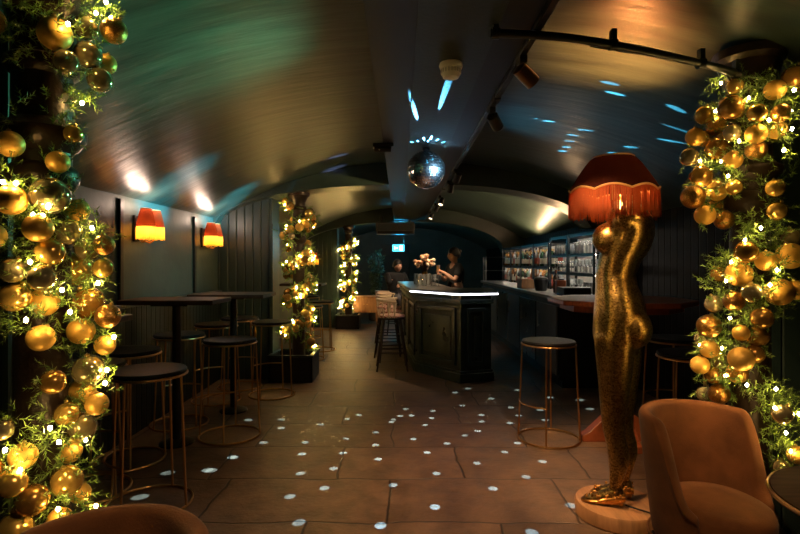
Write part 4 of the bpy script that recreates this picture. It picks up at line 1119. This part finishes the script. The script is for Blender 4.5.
def person(name, label, loc, J, face, hair_kind, trousers):
    t = thing(name, label, 'person', loc)
    g = Rig()
    pel = g.chain([(J['pelvis'], (.15, .11))])[0]
    sp_ = g.chain([(J['waist'], (.125, .095)), (J['chest'], (.155, .11)), (J['neck'], .062), (J['neck']*.45+J['head']*.55, .052), (J['head'], .06)], pel)
    for sd in ('l', 'r'):
        ids = g.chain([(J['sh_'+sd], .062), (J['sh_'+sd]*.5+J['el_'+sd]*.5, .048), (J['el_'+sd], .04), (J['el_'+sd]*.45+J['wr_'+sd]*.55, .036), (J['wr_'+sd], .026)], sp_[1])
        hand(g, ids[-1], J['hd_'+sd], J['pn_'+sd], 1 if sd == 'l' else -1, .55)
        g.chain([(J['hip_'+sd], .095), (J['hip_'+sd]*.5+J['kn_'+sd]*.5, .078), (J['kn_'+sd], .056), (J['kn_'+sd]*.55+J['an_'+sd]*.45, .056), (J['an_'+sd], .038), (J['an_'+sd]+J['toe']*.35+Vector((0, 0, -.045)), .036), (J['an_'+sd]+J['toe']+Vector((0, 0, -.055)), .028)], pel)
    b = skin('body', g.v, g.e, g.r, M['skin'], t)
    # join the head and fuse
    mb = MB(); f, s, nb = head_mesh(mb, J['head']+Vector((0, 0, .03)), face)
    me2 = mb.mesh('head_tmp', M['skin'], 0); bmx = bmesh.new(); bmx.from_mesh(b.data); bmx.from_mesh(me2); bmx.to_mesh(b.data); bmx.free()
    bake(b, [('REMESH', dict(mode='VOXEL', voxel_size=.009)), ('SMOOTH', dict(factor=.5, iterations=2))]); b.data.materials.clear(); b.data.materials.append(M['skin'])
    c = J['head']+Vector((0, 0, .03)); U = Vector((0, 0, 1))
    for sg in (-1, 1):
        mb = MB(); mb.sphere(c+f*.083+s*(sg*.032)+U*.006, .011, 10); mb.build('eye', M['eye'], t)
    mb = MB(); rings = []
    for i in range(1, 10):
        q = PI*.5*i/9
        rings.append([c-f*.012+U*.022+f*(math.cos(a)*.102*math.cos(PI/2-q))+s*(math.sin(a)*.088*math.cos(PI/2-q))+U*(.112*math.sin(PI/2-q)-(.0 if math.cos(a) > .3 else .055*(1 if i == 9 else .3*(i > 6)))) for a in [2*PI*j/24 for j in range(24)]])
    mb.loft(rings)
    mb.sphere(c-f*.06+U*.0, .07, 14, (1, 1, 1.1))
    if hair_kind == 'bun': mb.sphere(c-f*.11+U*.06, .04, 12)
    mb.build('hair', M['hair'], t, angle=0)
    # T-shirt and trousers as their own surfaces
    h = Rig()
    pz = h.chain([(J['pelvis']+Vector((0, 0, .0)), (.165, .125))])[0]
    q = h.chain([(J['waist'], (.14, .108)), (J['chest'], (.172, .125)), (J['chest']*.35+J['neck']*.65, (.11, .085))], pz)
    for sd in ('l', 'r'):
        h.chain([(J['sh_'+sd], .078), (J['sh_'+sd]*.5+J['el_'+sd]*.5, .066), (J['sh_'+sd]*.25+J['el_'+sd]*.75, .060)], q[1])
    skin('shirt', h.v, h.e, h.r, M['shirt'], t)
    h = Rig(); pz = h.chain([(J['pelvis']+Vector((0, 0, -.02)), (.163, .122))])[0]
    for sd in ('l', 'r'):
        h.chain([(J['hip_'+sd], .107), (J['hip_'+sd]*.5+J['kn_'+sd]*.5, .09), (J['kn_'+sd], .07), (J['kn_'+sd]*.5+J['an_'+sd]*.5, .066), (J['an_'+sd]+Vector((0, 0, .02)), .058)], pz)
    skin('trousers', h.v, h.e, h.r, trousers, t)
    for sd in ('l', 'r'):
        mb = MB(); a = J['an_'+sd]; tv = J['toe']; L = tv.length; td = tv/L; ts = td.cross(U)
        mb.loft([[a+td*u+ts*(w*math.cos(k))+U*(-a.z+hh*(.5+.5*math.sin(k))) for k in [2*PI*j/14 for j in range(14)]] for u, w, hh in ((-.07, .03, .07), (-.03, .04, .10), (.05, .045, .09), (.12, .05, .065), (.17, .04, .05), (.2, .018, .035))]) if a.z < .2 else \
            mb.loft([[a+td*u+ts*(w*math.cos(k))+U*(-.085+hh*(.5+.5*math.sin(k))) for k in [2*PI*j/14 for j in range(14)]] for u, w, hh in ((-.07, .03, .07), (-.03, .04, .10), (.05, .045, .09), (.12, .05, .065), (.17, .04, .05), (.2, .018, .035))])
        mb.build('shoe', M['black'], t)
    return t
V = Vector
# bartender standing inside the bar, turned to the left, both hands up at a drink
fc = V((-.9, -.35, 0)).normalized(); sd_ = V((0, 0, 1)).cross(fc)     # her left-hand direction
def rel(f, l, z): return fc*f+sd_*l+V((0, 0, z))
J = dict(pelvis=rel(0, 0, .92), waist=rel(0, 0, 1.08), chest=rel(.0, 0, 1.27), neck=rel(.01, 0, 1.42), head=rel(.035, 0, 1.53),
         sh_l=rel(0, .17, 1.36), sh_r=rel(0, -.17, 1.36), el_l=rel(.12, .22, 1.13), el_r=rel(.10, -.21, 1.12), wr_l=rel(.25, .08, 1.27), wr_r=rel(.24, -.09, 1.22),
         hd_l=rel(.6, -.5, .25), hd_r=rel(.6, .55, .2), pn_l=rel(-.2, -.6, -.1), pn_r=rel(.0, .7, -.1), hip_l=rel(0, .09, .87), hip_r=rel(0, -.09, .87), kn_l=rel(.02, .1, .48), kn_r=rel(.02, -.1, .48),
         an_l=rel(-.01, .1, .085), an_r=rel(-.01, -.1, .085), toe=fc*.13)
person('person', 'person with dark hair in black standing behind the bar holding an orange drink', (.93, 8.75, 0), J, fc, 'bun', M['shirt'])
gp = V((.93, 8.75, 0))+rel(.315, .0, 1.245)
t = thing('cocktail_glass', 'glass of orange drink held by the person behind the bar', 'drink', gp)
mb = MB(); mb.lathe([(.026, 0), (.03, .003), (.036, .14), (.034, .14), (.028, .006)], n=18, caps=False); mb.build('glass', M['clear'], t)
mb = MB(); mb.lathe([(.027, .006), (.0325, .12), (.01, .121)], n=18); mb.build('drink', M['orange'], t)
# guest on a stool at the far end of the bar, arms folded
fc = V((.55, -.83, 0)).normalized(); sd_ = V((0, 0, 1)).cross(fc)
J = dict(pelvis=rel(0, 0, .74), waist=rel(.0, 0, .90), chest=rel(.04, 0, 1.08), neck=rel(.06, 0, 1.23), head=rel(.10, 0, 1.335),
         sh_l=rel(.04, .19, 1.17), sh_r=rel(.04, -.19, 1.17), el_l=rel(.16, .22, .95), el_r=rel(.16, -.22, .95), wr_l=rel(.30, .0, .98), wr_r=rel(.27, .02, 1.02),
         hd_l=rel(.05, -.9, .05), hd_r=rel(.1, .9, .0), pn_l=rel(-.8, 0, -.3), pn_r=rel(-.8, 0, -.3), hip_l=rel(.04, .1, .735), hip_r=rel(.04, -.1, .735), kn_l=rel(.43, .13, .73), kn_r=rel(.43, -.13, .73),
         an_l=rel(.38, .12, .32), an_r=rel(.38, -.12, .32), toe=fc*.13)
person('person', 'person in black top and grey jeans seated with folded arms beyond the bar', (-.10, 10.3, 0), J, fc, 'short', M['jeans'])
t = thing('backless_stool', 'plain stool under the seated person beyond the bar', 'bar stool', (-.10, 10.3, 0))
mb = MB(); mb.lathe([(.14, .59), (.17, .595), (.17, .622), (.15, .63), (.02, .63)], n=30); mb.build('seat', M['darkwood'], t)
for x, y in ((1, 1), (1, -1), (-1, 1), (-1, -1)):
    mb = MB(); mb.tube([(.09*x, .09*y, .59), (.15*x, .15*y, 0)], .013, 8); mb.build('leg', M['darkwood'], t)
mb = MB(); mb.ring((0, 0, .24), .18, .008, 32); mb.build('footrest', M['darkwood'], t)

# ------------------------------------------------------------------ lights
# shade bulbs, extra points over sconces, a statue uplight, and added fill lamps
for y in (4.38, 5.86):
    for sy in (-.08, .08):
        light('sconce_and_fill_light', 'POINT', (XL+.13, y+sy, 1.665), .9, (1, .46, .12), .018)
        light('sconce_and_fill_light', 'POINT', (XL+.13, y+sy, 1.895), 1.5, (1, .72, .55), .045)  # extra point above the shade rim, added to light the ceiling
for sx in (-.08, .08): light('sconce_and_fill_light', 'POINT', (-1.93+sx, 11.32, 1.48), 1.5, (1, .5, .18), .02)
for x, y in ((XL+.13, -.9), (XR-.13, -.6)):  # fill light of the two added lamps behind the camera
    for sy in (-.08, .08): light('sconce_and_fill_light', 'POINT', (x, y+sy, 1.665), 3.0, (1, .60, .30), .018)
light('statue_bulb', 'POINT', STB+V((0, 0, -.075)), 7.0, (1, .48, .15), .03)
light('statue_uplight', 'SPOT', STB+V((0, 0, .06)), 60, (1, .32, .08), .02, STB+V((-.02, -.14, 1)), 96, .95)
# bar strip, racks
# track spots, the two on the chairs from added unseen heads
light('track_beam', 'SPOT', HP[0], 85, (1, .62, .28), .03, (SX-.05, SY-.1, 1.1), 60, .9)
light('track_beam', 'SPOT', HP[1], 75, (1, .55, .27), .03, (.4, 3.5, 0), 86, 1)
light('track_beam', 'SPOT', HP[4], 28, (1, .72, .42), .03, (-.1, 7.0, .5), 80, .9)
light('track_beam', 'SPOT', HP[5], 55, (1, .7, .42), .03, (.4, 8.2, 1.3), 80, .9)
light('track_beam', 'SPOT', HP[6], 40, (1, .7, .45), .03, (-.1, 10.2, 1.0), 70, .9)
light('track_beam', 'SPOT', HP[7], 26, (1, .66, .38), .03, (-.75, 1.25, .7), 60, 1)
light('track_beam', 'SPOT', HP[8], 22, (1, .60, .32), .03, (1.3, 2.2, .5), 50, 1)
# cyan, teal, green and blue beams added without fittings to tint vaults and wall
light('cyan_beam', 'SPOT', (TX-.05, 3.2, 2.28), 1500, (.05, .62, .85), .03, (-2.12, 4.62, 2.02), 13, .9)
light('cyan_beam', 'SPOT', (TX-.05, 4.4, 2.28), 1500, (.05, .62, .85), .03, (-2.10, 6.0, 2.03), 12, .9)
light('track_beam', 'SPOT', HP[2], 30, (1, .68, .30), .03, (-1.0, 6.3, 1.9), 70, .9)
light('teal_beam', 'SPOT', (TX-.05, 4.3, 2.27), 75, (.16, .62, .60), .05, (-2.2, 4.95, 1.35), 44, 1)
light('green_beam', 'SPOT', (-.2, 2.9, 1.95), 55, (.10, .62, .36), .04, (-1.5, 2.4, 2.35), 110, 1)
light('blue_beam', 'SPOT', (.55, 4.5, 1.9), 34, (.05, .34, .62), .05, (1.7, 3.9, 2.6), 90, 1)
# beam on the mirror ball, placed without a fitting, and spots for its reflections
light('pin_beam', 'SPOT', (1.0, 3.4, 2.0), 1300, (.35, .7, 1), .02, BALL, 16, .5)
light('end_cyan', 'POINT', (-.05, 12.4, 1.9), 4.5, (.03, .65, 1), .04)
light('end_cyan', 'POINT', (.05, 13.1, 1.95), 5, (.03, .65, 1), .04)

def floor_pt(px, py):
    d = CAMH*FPX/(py-HOR); return P(px, py, d)
def ceil_pt(px, py):
    d = .8
    while d < 6.1:
        p = P(px, py, d)
        zc = BZ if -.13 < p.x < .545 else vz(p.x)
        if p.z >= zc: return p
        d += .01
    return p
dots = [(198, 305), (361, 311), (470, 274), (180, 253), (249, 236), (386, 230), (586, 237), (742, 271), (664, 325), (22, 201), (66, 175), (201, 207), (267, 197), (473, 207), (652, 214), (685, 183), (357, 178), (454, 165),
        (554, 186), (286, 166), (351, 150), (494, 147), (427, 138), (609, 164), (204, 168), (210, 145), (127, 145), (293, 137), (351, 125), (530, 131), (635, 146), (555, 122), (450, 110), (383, 104), (97, 100), (162, 99),
        (242, 109), (387, 99), (400, 92), (423, 91), (463, 96), (466, 82), (411, 78), (525, 71), (563, 90), (563, 103), (583, 57), (622, 75), (637, 91), (680, 80), (690, 100), (294, 98), (318, 90), (162, 116), (536, 37),
        (510, 45), (620, 106), (760, 60), (780, 78), (635, 40), (700, 55)]
SPOTL = bpy.data.lights.new('disco_reflection', 'SPOT'); SPOTL.energy = 640; SPOTL.color = (.36, .72, 1); SPOTL.spot_size = math.radians(1.6); SPOTL.spot_blend = .35; SPOTL.shadow_soft_size = .004
SPOTC = bpy.data.lights.new('disco_streak', 'SPOT'); SPOTC.energy = 110; SPOTC.color = (.12, .55, 1); SPOTC.spot_size = math.radians(1.1); SPOTC.spot_blend = .5; SPOTC.shadow_soft_size = .004
SPOTR = SPOTC.copy(); SPOTR.name = 'disco_streak_far'; SPOTR.energy = 1900
SPOTP = bpy.data.lights.new('disco_streak_pale', 'SPOT'); SPOTP.energy = 500; SPOTP.color = (.5, .45, 1); SPOTP.spot_size = math.radians(2.5); SPOTP.spot_blend = .8; SPOTP.shadow_soft_size = .004
def beam(dat, tgt, wide=None, sc_=(3.2, .75, 1)):
    d = (Vector(tgt)-BALL).normalized(); o = bpy.data.objects.new(dat.name, dat); COL.objects.link(o); o.location = BALL+d*(BR+.012)
    if wide is None: o.rotation_euler = d.to_track_quat('-Z', 'Y').to_euler()
    else:
        z = -d; x = Vector(wide); x = (x-z*x.dot(z)).normalized(); y = z.cross(x); o.rotation_euler = Matrix((x, y, z)).transposed().to_euler(); o.scale = sc_
for x, y in dots: beam(SPOTL, floor_pt(200+x/2, 370+y/2))
for q in ((168, 473), (208, 470), (232, 457), (140, 497)): beam(SPOTL, floor_pt(*q))
for q in ((610, 83), (616, 93), (678, 108), (532, 118), (549, 121), (586, 130), (573, 135), (570, 141), (567, 147), (563, 151), (680, 129), (672, 141), (632, 147), (614, 153), (502, 114), (445, 92), (415, 112), (424, 139), (431, 138), (437, 140), (418, 141), (443, 142), (412, 142), (428, 141)):
    c = ceil_pt(*q); near = q[0] < 450
    beam(SPOTC if near else SPOTR, c, (c.x-BALL.x, c.y-BALL.y, 0) if near else (1, -.3, 0), (13, 2.4, 1) if near and q[1] > 125 else (5, 1.6, 1) if near else (4.2, .85, 1))
for q in ((338, 156), (335, 168)): beam(SPOTP, ceil_pt(*q), (1, 0, .3))
# added warm wash, without a fitting, from above the racks onto the vault over the back bar
o = light('rack_wash', 'AREA', (2.3, 8.5, 1.83), 21, (1, .62, .32), target=(1.95, 8.55, 2.7), area=(2.9, .1)); o.data.spread = math.radians(165)

# ------------------------------------------------------------------ world, camera
w = bpy.data.worlds.new('world'); sc.world = w; w.use_nodes = True
w.node_tree.nodes['Background'].inputs[0].default_value = (.1, .16, .15, 1); w.node_tree.nodes['Background'].inputs[1].default_value = .02
cam = bpy.data.cameras.new('camera'); co = bpy.data.objects.new('camera', cam); COL.objects.link(co); sc.camera = co
co.location = (0, 0, CAMH); co.rotation_euler = (PI/2, 0, 0)
cam.sensor_width = 36; cam.lens = 36*FPX/800; cam.shift_y = -4/800; cam.clip_start = .05; cam.clip_end = 100
sc.view_settings.view_transform = 'Standard'; sc.view_settings.look = 'None'; sc.view_settings.gamma = 1; sc.view_settings.use_curve_mapping = False
sc.view_settings.exposure = 1.12
sc.cycles.use_denoising = True
sc.cycles.caustics_reflective = False; sc.cycles.caustics_refractive = False
sc.cycles.sample_clamp_indirect = 4.0
sc.cycles.max_bounces = 8
